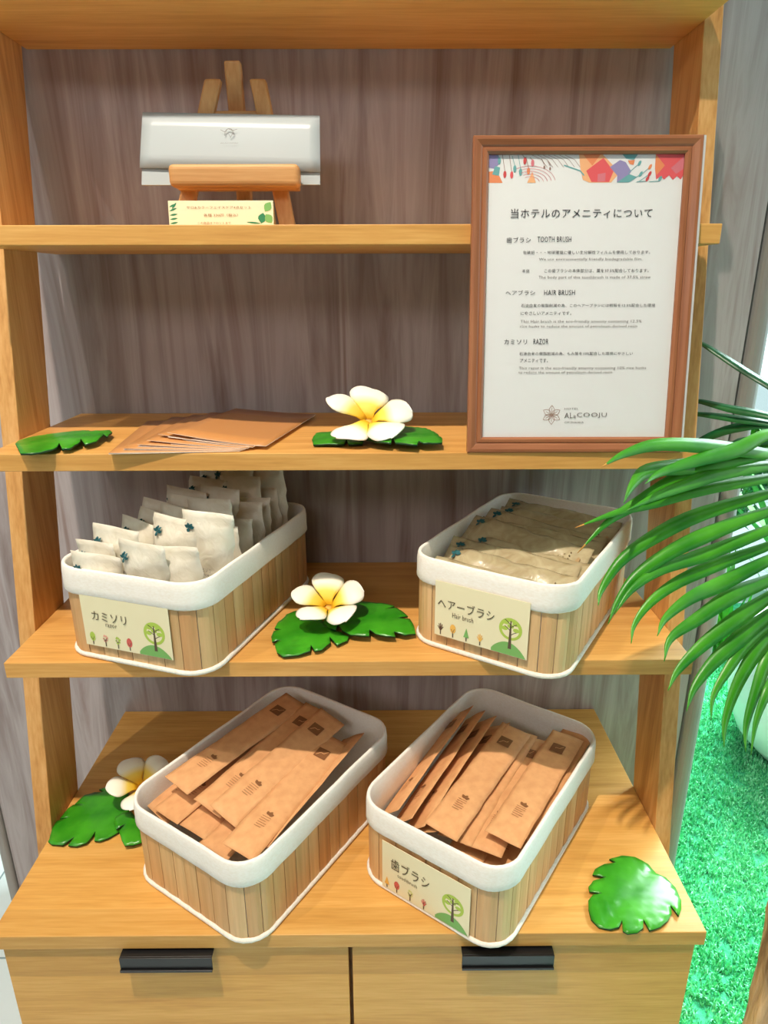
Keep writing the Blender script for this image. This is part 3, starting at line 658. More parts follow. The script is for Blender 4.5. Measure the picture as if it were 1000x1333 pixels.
# local: x across, z up the frame, y into the frame
FWD, FT = 0.0168, 0.0100
def rail(pts4, name, m):
    """moulding with a stepped, rounded profile from outer line to inner line"""
    (ax, az), (bx_, bz_), (cx_, cz_), (dx_, dz_) = pts4     # outer a-b, inner c(b side)-d(a side)
    prof = [(0.0, FT), (0.0, 0.0012), (0.06, 0.0002), (0.22, 0.0), (0.5, 0.0018), (0.62, 0.0032), (0.68, 0.0022), (0.86, 0.0020), (1.0, 0.0042), (1.0, FT)]
    b_ = MB(); V = []
    for (t, y) in prof: V += [(ax + (dx_ - ax) * t, y, az + (dz_ - az) * t), (bx_ + (cx_ - bx_) * t, y, bz_ + (cz_ - bz_) * t)]
    n = len(prof); F = [(2 * i, 2 * i + 1, 2 * ((i + 1) % n) + 1, 2 * ((i + 1) % n)) for i in range(n)] + [tuple(2 * i for i in range(n)), tuple(2 * i + 1 for i in range(n - 1, -1, -1))]
    b_.add(V, F); b_.build(name, m, fr)
w2 = SW / 2; i2 = w2 - FWD
rail([(-w2, 0), (w2, 0), (i2, FWD), (-i2, FWD)], 'frame_rail', FRAME_H); rail([(w2, SHH), (-w2, SHH), (-i2, SHH - FWD), (i2, SHH - FWD)], 'frame_rail', FRAME_H)
rail([(-w2, SHH), (-w2, 0), (-i2, FWD), (-i2, SHH - FWD)], 'frame_rail', FRAME_V); rail([(w2, 0), (w2, SHH), (i2, SHH - FWD), (i2, FWD)], 'frame_rail', FRAME_V)
b = MB(); b.box(w2 + 0.00005, w2 + 0.0022, 0.001, FT, 0.0005, SHH - 0.0005); tag(b.build('edge_strip', SILVER, fr), 'shiny silver strip down the right edge')
b = MB(); b.box(-i2 - 0.003, i2 + 0.003, 0.0066, FT - 0.0005, FWD - 0.003, SHH - FWD + 0.003); paper = b.build('notice_sheet', PAPER, fr)
b = MB(); b.box(-i2 - 0.002, i2 + 0.002, 0.0043, 0.0048, FWD - 0.002, SHH - FWD + 0.002); b.build('glass', GLASS, fr)
S_ = 0.985
p = Print(lambda x, z, e: (x * S_, 0.0066 - e, z * S_))
def T_(body, a, c, m=None): p.text(body, a[0], a[1], c[0], c[1], m)
# flower and twig band along the top edge
x0, x1, zb, zt_ = -0.1024, 0.1034, 0.2842, 0.3118
def band(pts, m): p.poly([(min(max(x0 + u * (x1 - x0), x0), x1), min(max(zb + v * (zt_ - zb), zb), zt_)) for u, v in pts], PAL[m])
band([(0, 0), (0.075, 0), (0.05, .35), (0.03, .42), (0, .4)], 'orange'); band([(0, .55), (.03, .5), (.06, .7), (.05, 1), (0, 1)], 'lilac'); band([(0.02, .3), (.055, .25), (.06, .55), (.035, .6)], 'teal')
band([(.46, 1), (.58, 1), (.635, .62), (.66, .25), (.63, 0), (.52, 0), (.485, .1), (.47, .5)], 'peach'); band([(.5, .42), (.585, .88), (.64, .4), (.62, .02), (.53, .02)], 'coral'); band([(.48, 1), (.57, 1), (.53, .6)], 'orange'); band([(.56, .3), (.6, .35), (.6, .05), (.56, .03)], 'rose')
band([(.62, .55), (.67, .8), (.70, .72), (.73, .4), (.70, 0), (.66, 0), (.66, .25)], 'lilac'); band([(.66, 0), (.72, 0), (.76, .2), (.72, .3)], 'teal'); band([(.68, 1), (.76, 1), (.74, .8), (.70, .85)], 'teal'); band([(.71, .78), (.745, .8), (.74, .62), (.72, .65)], 'orange')
band([(.85, 1), (1, 1), (1, .3), (.985, .1), (.965, .22), (.945, .08), (.925, .25), (.9, .1), (.88, .22), (.86, .1), (.85, .5)], 'coral'); band([(.85, 1), (.9, .6), (.86, .25), (.85, .5)], 'orange'); band([(.93, .5), (1, .95), (1, .5), (.96, .3)], 'rose')
for u, v0, v1, c in ((.055, 1, .78, 'teal'), (.085, 1, .3, 'red'), (.12, .98, .28, 'coral'), (.135, .95, .5, 'teal'), (.165, 1, .38, 'teal'), (.205, .92, .42, 'orange'), (.185, 1, .78, 'red'), (.225, .9, .7, 'rose'), (.285, .85, .55, 'line'), (.315, .8, .5, 'line')):
    p.line([(x0 + (u - 0.015) * (x1 - x0), zb + v0 * (zt_ - zb)), (x0 + u * (x1 - x0), zb + (v1 + .1) * (zt_ - zb))], 0.0006, PAL['teal' if c == 'teal' else 'line'])
    p.disc(x0 + u * (x1 - x0), zb + v1 * (zt_ - zb), 0.0017 if c != 'line' else 0.001, 0.0036 if c != 'line' else 0.0016, PAL[c], 12)
for k in range(7):
    a = 0.25 + 0.028 * k; p.line([(x0 + (a - 0.03) * (x1 - x0), zb + 0.98 * (zt_ - zb)), (x0 + (a + .02) * (x1 - x0), zb + 0.82 * (zt_ - zb)), (x0 + (a + .05) * (x1 - x0), zb + 0.55 * (zt_ - zb))], 0.0004, PAL['line'])
for k in range(5):
    r = 0.010 + 0.0042 * k; p.line([(x0 + 0.215 * (x1 - x0) + r * math.cos(t), zb + min(r * math.sin(t) * 0.62, 0.0262)) for t in [0.15 + 0.25 * i for i in range(9)]], 0.0004, PAL['rose'])
band([(.2, 0), (.245, 0), (.225, .4)], 'peach')
p.line([(x0 + .385 * (x1 - x0), zb + .62 * (zt_ - zb)), (x0 + .47 * (x1 - x0), zb + .42 * (zt_ - zb)), (x0 + .49 * (x1 - x0), zb + .25 * (zt_ - zb))], 0.0012, PAL['teal'])
for u, v, c in ((.77, .68, 'teal'), (.78, .3, 'teal'), (.825, .55, 'orange'), (.825, .3, 'red'), (.815, .05, 'red'), (.88, .05, 'teal')):
    p.line([(x0 + (u - .055) * (x1 - x0), zb + max(0.02, v - .35) * (zt_ - zb)), (x0 + u * (x1 - x0), zb + v * (zt_ - zb))], 0.0006, PAL['teal'])
    p.disc(x0 + u * (x1 - x0), zb + max(v, .13) * (zt_ - zb), 0.0015, 0.0030, PAL[c], 12, -0.5)
T_('当ホテルのアメニティについて', (-0.0775, 0.249), (0.0726, 0.2585))
T_('歯ブラシ', (-0.0813, 0.224), (-0.0554, 0.2298)); T_('TOOTH BRUSH', (-0.0482, 0.2248), (-0.012, 0.2304))
T_('包装紙・・・地球環境に優しい生分解性フィルムを使用しております。', (-0.0632, 0.2124), (0.073, 0.2160)); T_('We use environmentally friendly biodegradable film.', (-0.0458, 0.2052), (0.0652, 0.2087), GREYINK)
T_('本体', (-0.0636, 0.1934), (-0.0554, 0.1971)); T_('この歯ブラシの本体部分は、藁を37.5%配合しております。', (-0.0395, 0.1935), (0.0726, 0.1974)); T_('The body part of this toothbrush is made of 37.5% straw', (-0.0455, 0.1864), (0.0753, 0.1902), GREYINK)
T_('ヘアブラシ', (-0.0806, 0.1703), (-0.0487, 0.1754)); T_('HAIR BRUSH', (-0.0389, 0.1702), (-0.0055, 0.1755))
T_('石油由来の樹脂削減の為、このヘアーブラシには籾殻を12.5%配合した環境', (-0.0633, 0.1576), (0.0821, 0.1612)); T_('にやさしいアメニティです。', (-0.0636, 0.1493), (-0.0084, 0.1532))
T_('This Hair brush is the eco-friendly amenity containing 12.5%', (-0.0633, 0.1404), (0.0684, 0.1442), GREYINK); T_('rice husks to reduce the amount of petroleum-derived resin', (-0.0636, 0.1354), (0.0642, 0.1389), GREYINK)
T_('カミソリ', (-0.0806, 0.1183), (-0.0557, 0.1237)); T_('RAZOR', (-0.0485, 0.1184), (-0.0321, 0.1242))
T_('石油由来の樹脂削減の為、もみ殻を10%配合した環境にやさしい', (-0.0636, 0.1066), (0.0611, 0.1102)); T_('アメニティです。', (-0.0623, 0.0988), (-0.0318, 0.1031))
T_('This razor is the eco-friendly amenity containing 10% rice husks', (-0.0636, 0.0907), (0.0768, 0.0944), GREYINK); T_('to reduce the amount of petroleum-derived resin', (-0.0639, 0.086), (0.0396, 0.0897), GREYINK)
for k in range(6):
    a = PI / 2 + k * PI / 3; cx0, cz0 = -0.0252, 0.0416
    pts = [(cx0 + 0.0106 * u * math.cos(a) - sg * 0.0031 * math.sin(PI * u ** 0.9) * math.sin(a), cz0 + 0.0106 * u * math.sin(a) + sg * 0.0031 * math.sin(PI * u ** 0.9) * math.cos(a)) for sg, us in ((1, (.08, .3, .5, .7, .85, 1)), (-1, (.85, .7, .5, .3, .08))) for u in us]
    p.line(pts + pts[:1], 0.00042, BROWN_INK)
    p.line([(cx0 + 0.0025 * math.cos(a), cz0 + 0.0025 * math.sin(a)), (cx0 + 0.0075 * math.cos(a), cz0 + 0.0075 * math.sin(a))], 0.00036, BROWN_INK)
T_('HOTEL', (-0.0111, 0.0473), (0.0045, 0.0494), GREYINK); T_('AL', (-0.0109, 0.0380), (-0.0015, 0.0440), GREYINK); T_('a', (-0.0010, 0.0380), (0.0020, 0.0412), GREYINK); T_('COOJU', (0.0028, 0.0380), (0.0363, 0.0440), GREYINK); T_('OKINAWA', (-0.0106, 0.0323), (0.0111, 0.0343), GREYINK)
p.done('printed_lettering', paper)

# ------------------------------------------------------------------ easel, folder and price card on the upper shelf
ez = thing('tabletop_easel', 'small beech tabletop easel on the upper shelf', 'easel', (-0.126, 0.17, Z1))
def leg(a, c, w, d, name, m=BEECH):
    """square bar from a (foot) to c (top), in shelf coordinates relative to the easel"""
    b_ = MB(); a, c = Vector(a), Vector(c)
    q = [(-w / 2, -d / 2), (w / 2, -d / 2), (w / 2, d / 2), (-w / 2, d / 2)]
    b_.hexa([(a.x + x, a.y + y, a.z) for x, y in q] + [(c.x + x, c.y + y, c.z) for x, y in q]); return b_.build(name, m, ez, bevel=0.003, segs=3)
leg((-0.072, -0.016, 0), (-0.0290, 0.024, 0.166), 0.0195, 0.013, 'leg')
leg((0.0555, -0.016, 0), (0.0225, 0.024, 0.166), 0.0190, 0.013, 'leg')
leg((-0.0080, 0.066, 0), (-0.0060, 0.026, 0.185), 0.0195, 0.012, 'leg')
b = MB(); b.box(-0.033, 0.027, 0.014, 0.022, 0.120, 0.1325); b.build('cross_bar', BEECH_X, ez, bevel=0.002)
b = MB(); b.box(-0.073, 0.0735, -0.0455, -0.0225, 0.0445, 0.068); b.build('ledge', BEECH_X, ez, bevel=0.0055, segs=4)
b = MB(); b.box(-0.070, 0.0705, -0.0235, -0.0075, 0.0440, 0.0500); b.build('ledge_plate', BEECH_X, ez, bevel=0.0015)
# the folder rests on the ledge, leaning on the legs
ev = thing('gift_folder', 'pearl white oblong folder with a small line emblem, propped on the easel', 'folder', (-0.1350, 0.1512, Z1 + 0.0503), (-0.232, 0, 0.0))
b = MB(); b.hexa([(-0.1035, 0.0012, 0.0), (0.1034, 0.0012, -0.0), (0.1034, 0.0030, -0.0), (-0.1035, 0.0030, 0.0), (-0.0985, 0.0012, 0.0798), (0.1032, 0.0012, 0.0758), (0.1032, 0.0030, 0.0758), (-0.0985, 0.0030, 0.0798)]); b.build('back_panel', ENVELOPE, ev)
b = MB(); NX = 16; V = []
for j in range(5):
    t = j / 4
    for i in range(NX + 1):
        u = i / NX; zb_, zt2 = 0.0180 - 0.0050 * u, 0.0800 - 0.0040 * u
        V.append((-0.1042 + 0.0050 * t + (0.2082 - 0.0052 * t) * u, 0.0008 - 0.0022 * (1 - t) ** 0.7 - 0.0008 * math.sin(PI * u) * (1 - t), zb_ + (zt2 - zb_) * t))
F = [(j * (NX + 1) + i, j * (NX + 1) + i + 1, (j + 1) * (NX + 1) + i + 1, (j + 1) * (NX + 1) + i) for j in range(4) for i in range(NX)]
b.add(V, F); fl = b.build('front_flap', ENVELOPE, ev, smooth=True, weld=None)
sd = fl.modifiers.new('thick', 'SOLIDIFY'); sd.thickness = 0.0005; sd.offset = -1
p = Print(lambda x, z, e: (x, -0.0026 - e, z + 0.016))
for sgn in (1, -1): p.line([(0.0005 + sgn * 0.0055 * math.cos(t) * (1 if sgn > 0 else .8), 0.0375 + 0.0068 * math.sin(t)) for t in [0.3 * i for i in range(12)]], 0.0004, GREYINK)
p.line([(-0.0095, 0.0430), (-0.005, 0.0405), (-0.001, 0.0440), (0.004, 0.0420), (0.0095, 0.0435)], 0.0005, GREYINK); p.line([(-0.001, 0.0395), (0.002, 0.0345), (0.004, 0.0390)], 0.0004, GREYINK)
p.text('ALACOOJU', -0.0100, 0.0275, 0.0100, 0.0288, GREYINK)
p.done('printed_logo', fl)
pc = thing('price_card', 'pale yellow price card with green leaves, standing in front of the easel', 'card', (-0.1345, 0.086, Z1 + 0.0002), (-0.10, 0, 0))
b = MB(); b.box(-0.0570, 0.0565, 0.0, 0.0006, 0.0, 0.0262); face = b.build('card_face', CREAM, pc)
b = MB(); b.hexa([(-0.0570, 0.020, 0.002), (0.0565, 0.020, 0.002), (0.0565, 0.0206, 0.002), (-0.0570, 0.0206, 0.002), (-0.0570, 0.0007, 0.0262), (0.0565, 0.0007, 0.0262), (0.0565, 0.0013, 0.0262), (-0.0570, 0.0013, 0.0262)]); b.build('card_back', CREAM, pc)
p = Print(lambda x, z, e: (x, -e, z))
p.text('サロ&カラーフェイスケア4点セット', -0.0370, 0.0178, 0.0325, 0.0206, BROWN_INK); p.text('各種 330円（税込）', -0.0190, 0.0100, 0.0180, 0.0130, BROWN_INK); p.text('この商品はフロントまで', -0.0260, 0.0022, 0.0100, 0.0048, BROWN_INK)
for k in range(5): p.petal(-0.0560, 0.0030 + 0.0042 * k, 0.15 + 0.22 * (k > 2), 0.0088, 0.0010, PAL['forest'])
p.petal(-0.0530, 0.0180, 0.9, 0.008, 0.0011, PAL['forest'])
p.petal(0.0540, 0.0245, 4.1, 0.0115, 0.0042, PAL['leafgreen']); p.petal(0.0430, 0.0030, 1.35, 0.0110, 0.0046, PAL['forest']); p.petal(0.0545, 0.0035, 2.2, 0.011, 0.0045, PAL['leafgreen']); p.petal(0.0430, 0.0030, 3.05, 0.0165, 0.0009, PAL['forest'])
p.done('printed_lettering', face)

# ------------------------------------------------------------------ fanned brochures on the middle shelf
BR = [((-0.2596, 0.0085), (-0.1190, 0.0235), 0.0016), ((-0.2480, 0.0215), (-0.1165, 0.0245), 0.0030), ((-0.2355, 0.0310), (-0.1140, 0.0255), 0.0046), ((-0.2280, 0.0420), (-0.1110, 0.0270), 0.0062), ((-0.2205, 0.0600), (-0.1060, 0.0290), 0.0086), ((-0.2080, 0.0540), (-0.0915, 0.0310), 0.0110)]
names = ['lowest of the six fanned brown brochures, reaching furthest left', 'second from the bottom of the six fanned brown brochures', 'third from the bottom of the six fanned brown brochures', 'third from the top of the six fanned brown brochures', 'second from the top of the six fanned brown brochures', 'topmost of the six fanned brown brochures on the middle shelf']
for i, ((lx, ly), (rx, ry), hh) in enumerate(BR):
    d = Vector((rx - lx, ry - ly, 0)); L = d.length; ux = d.normalized(); uy = Vector((-ux.y, ux.x, 0)); LN = 0.198 if i else 0.19
    t = thing('brochure', names[i], 'brochure', (lx, ly, Z2 + 0.0006), (0, 0, math.atan2(ux.y, ux.x)), 'fanned brown brochures')
    def sheet(lift, name, m, thick, z0):
        NXB, NYB = 10, 5; V = []
        for j in range(NYB + 1):
            for k in range(NXB + 1):
                u, v = k / NXB, j / NYB; V.append((L * u, LN * v, z0 + lift * (1 - u) ** 1.6 * (1 - 0.55 * v) + 0.00075 * i))
        q = MB(); q.add(V, [(j * (NXB + 1) + k, j * (NXB + 1) + k + 1, (j + 1) * (NXB + 1) + k + 1, (j + 1) * (NXB + 1) + k) for j in range(NYB) for k in range(NXB)])
        o_ = q.build(name, m, t, smooth=True, weld=None); s_ = o_.modifiers.new('thick', 'SOLIDIFY'); s_.thickness = thick; s_.offset = 1; s_.use_rim = True
        s_.material_offset_rim = 1
        return o_
    sheet(hh * 0.55, 'inner_pages', [PAGE, PAGE], 0.0003, 0.0001); sheet(hh, 'cover', [BROCHURE, PAGE], 0.00035, 0.0004)

# ------------------------------------------------------------------ foam leaves and plumeria flowers
def foam_leaf(label, pts, z, dome, rib, tip_lift=0.0, thick=0.0022, group='green foam monstera leaves'):
    """cut-out foam leaf: outline in shelf coordinates, gently domed, with pressed ribs"""
    cx_ = sum(q[0] for q in pts) / len(pts); cy_ = sum(q[1] for q in pts) / len(pts)
    R = max(math.hypot(q[0] - cx_, q[1] - cy_) for q in pts)
    bm = bmesh.new(); vs = [bm.verts.new((q[0] - cx_, q[1] - cy_, 0)) for q in pts]; f = bm.faces.new(vs)
    bm.normal_update()
    if f.normal.z < 0: f.normal_flip()
    bmesh.ops.triangulate(bm, faces=bm.faces)
    for _ in range(4):
        long_ = [e for e in bm.edges if e.calc_length() > 0.009]
        if not long_: break
        bmesh.ops.subdivide_edges(bm, edges=long_, cuts=1); bmesh.ops.triangulate(bm, faces=[f for f in bm.faces if len(f.verts) > 3])
    bmesh.ops.beautify_fill(bm, faces=bm.faces, edges=[e for e in bm.edges if not e.is_boundary])
    ca, sa = math.cos(rib), math.sin(rib)
    for v in bm.verts:
        r = math.hypot(v.co.x, v.co.y) / R; across = -v.co.x * sa + v.co.y * ca; along = v.co.x * ca + v.co.y * sa
        v.co.z = dome * (1 - min(1, r) ** 2) + tip_lift * (along / R) ** 2 - 0.0010 * math.exp(-(across / 0.0035) ** 2)
        v.co.z += 0.00035 * math.sin((along - abs(across) * 0.9) * 420)
    zmin = min(v.co.z for v in bm.verts)
    for v in bm.verts: v.co.z -= zmin
    me = bpy.data.meshes.new('foam_leaf'); bm.to_mesh(me); bm.free()
    me.materials.append(FOAM_LEAF); me.materials.append(FOAM_EDGE)
    for q in me.polygons: q.use_smooth = True
    o = bpy.data.objects.new('foam_leaf', me); COL.objects.link(o); o.location = (cx_, cy_, z + 0.0002 + thick)
    s = o.modifiers.new('thick', 'SOLIDIFY'); s.thickness = thick; s.offset = -1; s.material_offset_rim = 1; s.use_even_offset = False
    return tag(o, label, 'leaf', group)
LEAF_BLUE = [(0.3215, -0.052), (0.3394, -0.0462), (0.3559, -0.0475), (0.3683, -0.0594), (0.3722, -0.0738), (0.3816, -0.0795), (0.3875, -0.0932), (0.3865, -0.1117), (0.3811, -0.1243), (0.3745, -0.1327), (0.3706, -0.1177), (0.368, -0.1292), (0.3597, -0.1389), (0.3478, -0.1469), (0.334, -0.1515), (0.3321, -0.1372), (0.328, -0.1482), (0.3195, -0.1537), (0.3086, -0.1546), (0.3042, -0.1513), (0.3077, -0.1385), (0.3015, -0.1466), (0.2913, -0.1488), (0.2795, -0.1454), (0.2738, -0.1358), (0.2744, -0.1235), (0.2774, -0.1119), (0.2854, -0.1047), (0.297, -0.1037), (0.2821, -0.1004), (0.2831, -0.094), (0.2912, -0.0854), (0.309, -0.0806), (0.293, -0.0766), (0.299, -0.0675), (0.3132, -0.0602), (0.3282, -0.0579)]
L3R = [(-0.0371, 0.0556), (-0.0284, 0.04), (-0.0195, 0.0326), (-0.0172, 0.0465), (-0.0109, 0.0291), (-0.0001, 0.0185), (0.0123, 0.015), (0.0226, 0.0141), (0.0224, 0.0287), (0.0308, 0.0181), (0.0431, 0.0139), (0.0543, 0.0138), (0.0525, 0.0242), (0.0658, 0.019), (0.0794, 0.0239), (0.0781, 0.0411), (0.0737, 0.0604), (0.0575, 0.0601), (0.0717, 0.066), (0.0635, 0.0802), (0.0571, 0.0899), (0.0414, 0.0828), (0.0549, 0.0948), (0.0438, 0.1034), (0.0257, 0.1076), (0.0119, 0.1154), (0.0028, 0.1129), (-0.0152, 0.108), (-0.0316, 0.0835)]
L3L = [(-0.0872, 0.0847), (-0.0776, 0.0967), (-0.0641, 0.0966), (-0.0414, 0.0678), (-0.0291, 0.0474), (-0.0198, 0.0364), (-0.0025, 0.0236), (-0.004, 0.0133), (-0.0156, 0.0013), (-0.026, 0.0196), (-0.024, 0.0054), (-0.0328, -0.0102), (-0.0408, -0.014), (-0.0467, -0.0004), (-0.0464, -0.0139), (-0.0594, -0.0214), (-0.0767, -0.0238), (-0.0848, -0.0155), (-0.0903, 0.002), (-0.0837, 0.012), (-0.0943, 0.0081), (-0.0972, 0.0203), (-0.0963, 0.035), (-0.0872, 0.0371), (-0.0963, 0.0415), (-0.0946, 0.0592), (-0.0882, 0.0753)]
LCA = [(-0.3952, -0.0195), (-0.3886, -0.0241), (-0.3736, -0.0258), (-0.3632, -0.0129), (-0.3662, -0.0265), (-0.3551, -0.0277), (-0.3445, -0.0233), (-0.3411, -0.0142), (-0.3399, -0.0038), (-0.3357, -0.0188), (-0.3283, -0.0194), (-0.3195, -0.0144), (-0.3099, -0.004), (-0.3046, 0.0091), (-0.3097, 0.039), (-0.3269, 0.0766), (-0.3439, 0.0851), (-0.3554, 0.0838), (-0.367, 0.0755), (-0.3579, 0.07), (-0.3711, 0.0687), (-0.3826, 0.0634), (-0.3868, 0.0527), (-0.3882, 0.0448), (-0.3727, 0.0442), (-0.3896, 0.0436), (-0.3944, 0.0371), (-0.3972, 0.0183), (-0.3824, 0.0207), (-0.3992, 0.0147), (-0.3998, 0.0038)]
LCB = [(-0.32, 0.0074), (-0.3228, 0.0197), (-0.3162, 0.0271), (-0.3031, 0.027), (-0.2842, 0.0047), (-0.2791, -0.0048), (-0.2716, -0.0245), (-0.2816, -0.0289), (-0.2914, -0.031), (-0.2978, -0.0231), (-0.3065, -0.0093), (-0.3024, 0.0044), (-0.3114, -0.0058)]
L2A = [(-0.3754, 0.0377), (-0.3498, -0.0016), (-0.3378, -0.0018), (-0.3234, 0.0095), (-0.3195, 0.0184), (-0.3238, 0.0337), (-0.3127, 0.0153), (-0.3053, 0.0169), (-0.3029, 0.0397), (-0.3077, 0.0527), (-0.2947, 0.0333), (-0.2873, 0.0458), (-0.2908, 0.076), (-0.295, 0.0831), (-0.2837, 0.069), (-0.2887, 0.0973), (-0.2975, 0.1123), (-0.3157, 0.1014), (-0.3296, 0.1167), (-0.3468, 0.1247), (-0.3598, 0.1195), (-0.3642, 0.106), (-0.3728, 0.0988), (-0.3794, 0.0881), (-0.3815, 0.0605)]
L2B = [(-0.0435, 0.0681), (-0.0394, 0.0436), (-0.0042, 0.0414), (-0.0025, 0.0591), (0.001, 0.0414), (0.0166, 0.0466), (0.0178, 0.0713), (0.0091, 0.116), (-0.0067, 0.1258), (-0.0234, 0.1166), (-0.0417, 0.1076)]
L2C = [(0.0168, 0.0745), (0.0183, 0.0493), (0.0325, 0.0291), (0.0488, 0.0212), (0.0509, 0.0446), (0.0539, 0.0211), (0.0648, 0.0172), (0.0773, 0.0132), (0.0798, 0.0284), (0.0853, 0.0206), (0.106, 0.0241), (0.1078, 0.0437), (0.1031, 0.073), (0.0927, 0.1093), (0.0761, 0.1191), (0.0592, 0.1341), (0.0378, 0.1247)]
foam_leaf('single green foam monstera leaf at the front right corner of the drawer base', LEAF_BLUE, ZC, 0.0045, 0.75)
foam_leaf('green foam monstera leaf at the left end of the middle shelf, beside the brochures', L2A, Z2, 0.008, 0.7, 0.004)
foam_leaf('smaller left green foam leaf under the plumeria on the middle shelf', L2B, Z2, 0.004, 0.1)
foam_leaf('longer right green foam leaf under the plumeria on the middle shelf', L2C, Z2 + 0.0045, 0.005, 0.1)
foam_leaf('left green foam leaf under the plumeria between the カミソリ and ヘアーブラシ baskets', L3L, Z3, 0.006, 0.9)
foam_leaf('right green foam leaf under the plumeria between the カミソリ and ヘアーブラシ baskets', L3R, Z3 + 0.004, 0.007, 0.15)
foam_leaf('wide green foam leaf by the left upright on the drawer base', LCA, ZC, 0.005, 0.75)
foam_leaf('smaller green foam leaf squeezed between the wide one and the unlabelled basket', LCB, ZC + 0.004, 0.004, -0.9)

def plumeria(label, loc, rot, size, elev, first_angle, lifts):
    t = thing('plumeria_flower', label, 'flower', loc, rot, 'white foam plumerias')
    for k in range(5):
        b_ = MB(); NU, NV = 12, 8; V = []; att = []; a = first_angle + k * 2 * PI / 5; el = elev + lifts[k]
        for j in range(NU + 1):
            u = 1 - (1 - j / NU) ** 1.7
            for i in range(NV + 1):
                v = i / NV * 2 - 1
                sm = min(1, u / 0.62); sm = sm * sm * (3 - 2 * sm)
                wd = size * 0.49 * (0.22 + 0.78 * sm) * math.sqrt(max(0.0004, 1 - max(0, (u - 0.55) / 0.45) ** 2.3))
                r = 0.004 + size * u; vv = v * wd + size * 0.10 * math.sin(PI * u)
                h = el * size * (math.sin(u * PI * 0.62)) + (0.10 * size * (v * abs(v)) * u - 0.12 * size * v * v * math.sin(PI * u)) * min(1, wd / (size * 0.34)) - 0.14 * size * u ** 3
                V.append((r * math.cos(a) - vv * math.sin(a), r * math.sin(a) + vv * math.cos(a), h + 0.0006 * k)); att.append(u)
        b_.add(V, [(j * (NV + 1) + i, (j + 1) * (NV + 1) + i, (j + 1) * (NV + 1) + i + 1, j * (NV + 1) + i + 1) for j in range(NU) for i in range(NV)], 0, att)
        o_ = b_.build('petal', PETAL, t, smooth=True, attname='along', weld=None)
        s_ = o_.modifiers.new('thick', 'SOLIDIFY'); s_.thickness = 0.0014; s_.offset = -1
    b_ = MB(); b_.tube([(0, 0, -0.010), (0, 0, -0.004), (0, 0, 0.0005)], [0.004, 0.0055, 0.0045], 12); b_.build('base', PAL['amber'], t, smooth=True)
    return t
plumeria('white plumeria with yellow centre on the middle shelf, right of the brochures', (0.0230, 0.074, Z2 + 0.0245), (0.30, 0.04, 0.1), 0.0485, 0.26, -1.15, (0.0, 0.10, 0.22, 0.24, -0.22))
plumeria('white plumeria between the カミソリ and ヘアーブラシ baskets', (-0.0300, 0.060, Z3 + 0.0255), (0.22, -0.04, 0.0), 0.0430, 0.42, -1.05, (0.0, 0.10, 0.15, 0.10, 0.0))
plumeria('white plumeria left of the unlabelled basket on the drawer base', (-0.2960, 0.0520, ZC + 0.0275), (0.16, 0.0, 0.3), 0.0400, 0.40, -1.9, (0.0, 0.05, 0.1, 0.12, 0.1))

# ------------------------------------------------------------------ palm, planter and garden plants on the right
pm = thing('potted_palm', 'palm with a fibrous brown trunk and arching green fronds reaching over the shelf end', 'palm', (0.590, -0.09, 0.006))
b = MB(); N = 40; rows = 60; V = []
for j in range(rows + 1):
    z = 1.09 * j / rows; r = 0.056 - 0.030 * (z / 1.1) + 0.010 * math.exp(-z / 0.15)
    for i in range(N):
        a = 2 * PI * i / N; rr = r * (1 + 0.10 * noise.noise(Vector((math.cos(a) * 3, math.sin(a) * 3, z * 9))) + 0.07 * noise.noise(Vector((math.cos(a) * 14, math.sin(a) * 14, z * 12))) + 0.05 * (1 - (z * 14) % 1))
        V.append((rr * math.cos(a) - 0.03 * z, rr * math.sin(a) + 0.03 * z, z))
b.add(V, [(j * N + i, j * N + (i + 1) % N, (j + 1) * N + (i + 1) % N, (j + 1) * N + i) for j in range(rows) for i in range(N)] + [tuple(range(N - 1, -1, -1)), tuple(range(rows * N, rows * N + N))])
b.build('trunk', FIBRE, pm, smooth=True)
P0 = Vector(pm.location)
def smooth_line(pts, n=22):
    pts = [Vector(q) for q in pts]; out = []
    ext = [pts[0] * 2 - pts[1]] + pts + [pts[-1] * 2 - pts[-2]]
    for i in range(n + 1):
        s = i / n * (len(pts) - 1); k = min(int(s), len(pts) - 2); f = s - k; a, q, c, d = ext[k:k + 4]
        out.append(0.5 * ((2 * q) + (c - a) * f + (2 * a - 5 * q + 4 * c - d) * f * f + (3 * q - a - 3 * c + d) * f ** 3))
    return out
def leaflet(mb, pts, w, tip_dry=0.06, face=None):
    L = smooth_line(pts); n = len(L) - 1
    for i in range(n):
        quad = []
        for k in (i, i + 1):
            t = k / n; d = (L[min(k + 1, n)] - L[max(k - 1, 0)]).normalized()
            ref = face or Vector((0.1, -0.85, 0.5)); side = d.cross(ref).normalized(); up = side.cross(d).normalized()
            wd = w * (0.30 + 0.70 * min(1, t / 0.4)) * max(0.03, (1 - t ** 2.2))
            quad.append((L[k] + side * wd - up * wd * 0.18, L[k], L[k] - side * wd - up * wd * 0.18))
        (a0, a1, a2), (c0, c1, c2) = quad; mi = 1 if i / n > 1 - tip_dry else 0
        mb.add([q - P0 for q in (a0, a1, c1, c0)], [(0, 1, 2, 3)], mi); mb.add([q - P0 for q in (a1, a2, c2, c1)], [(0, 1, 2, 3)], mi)
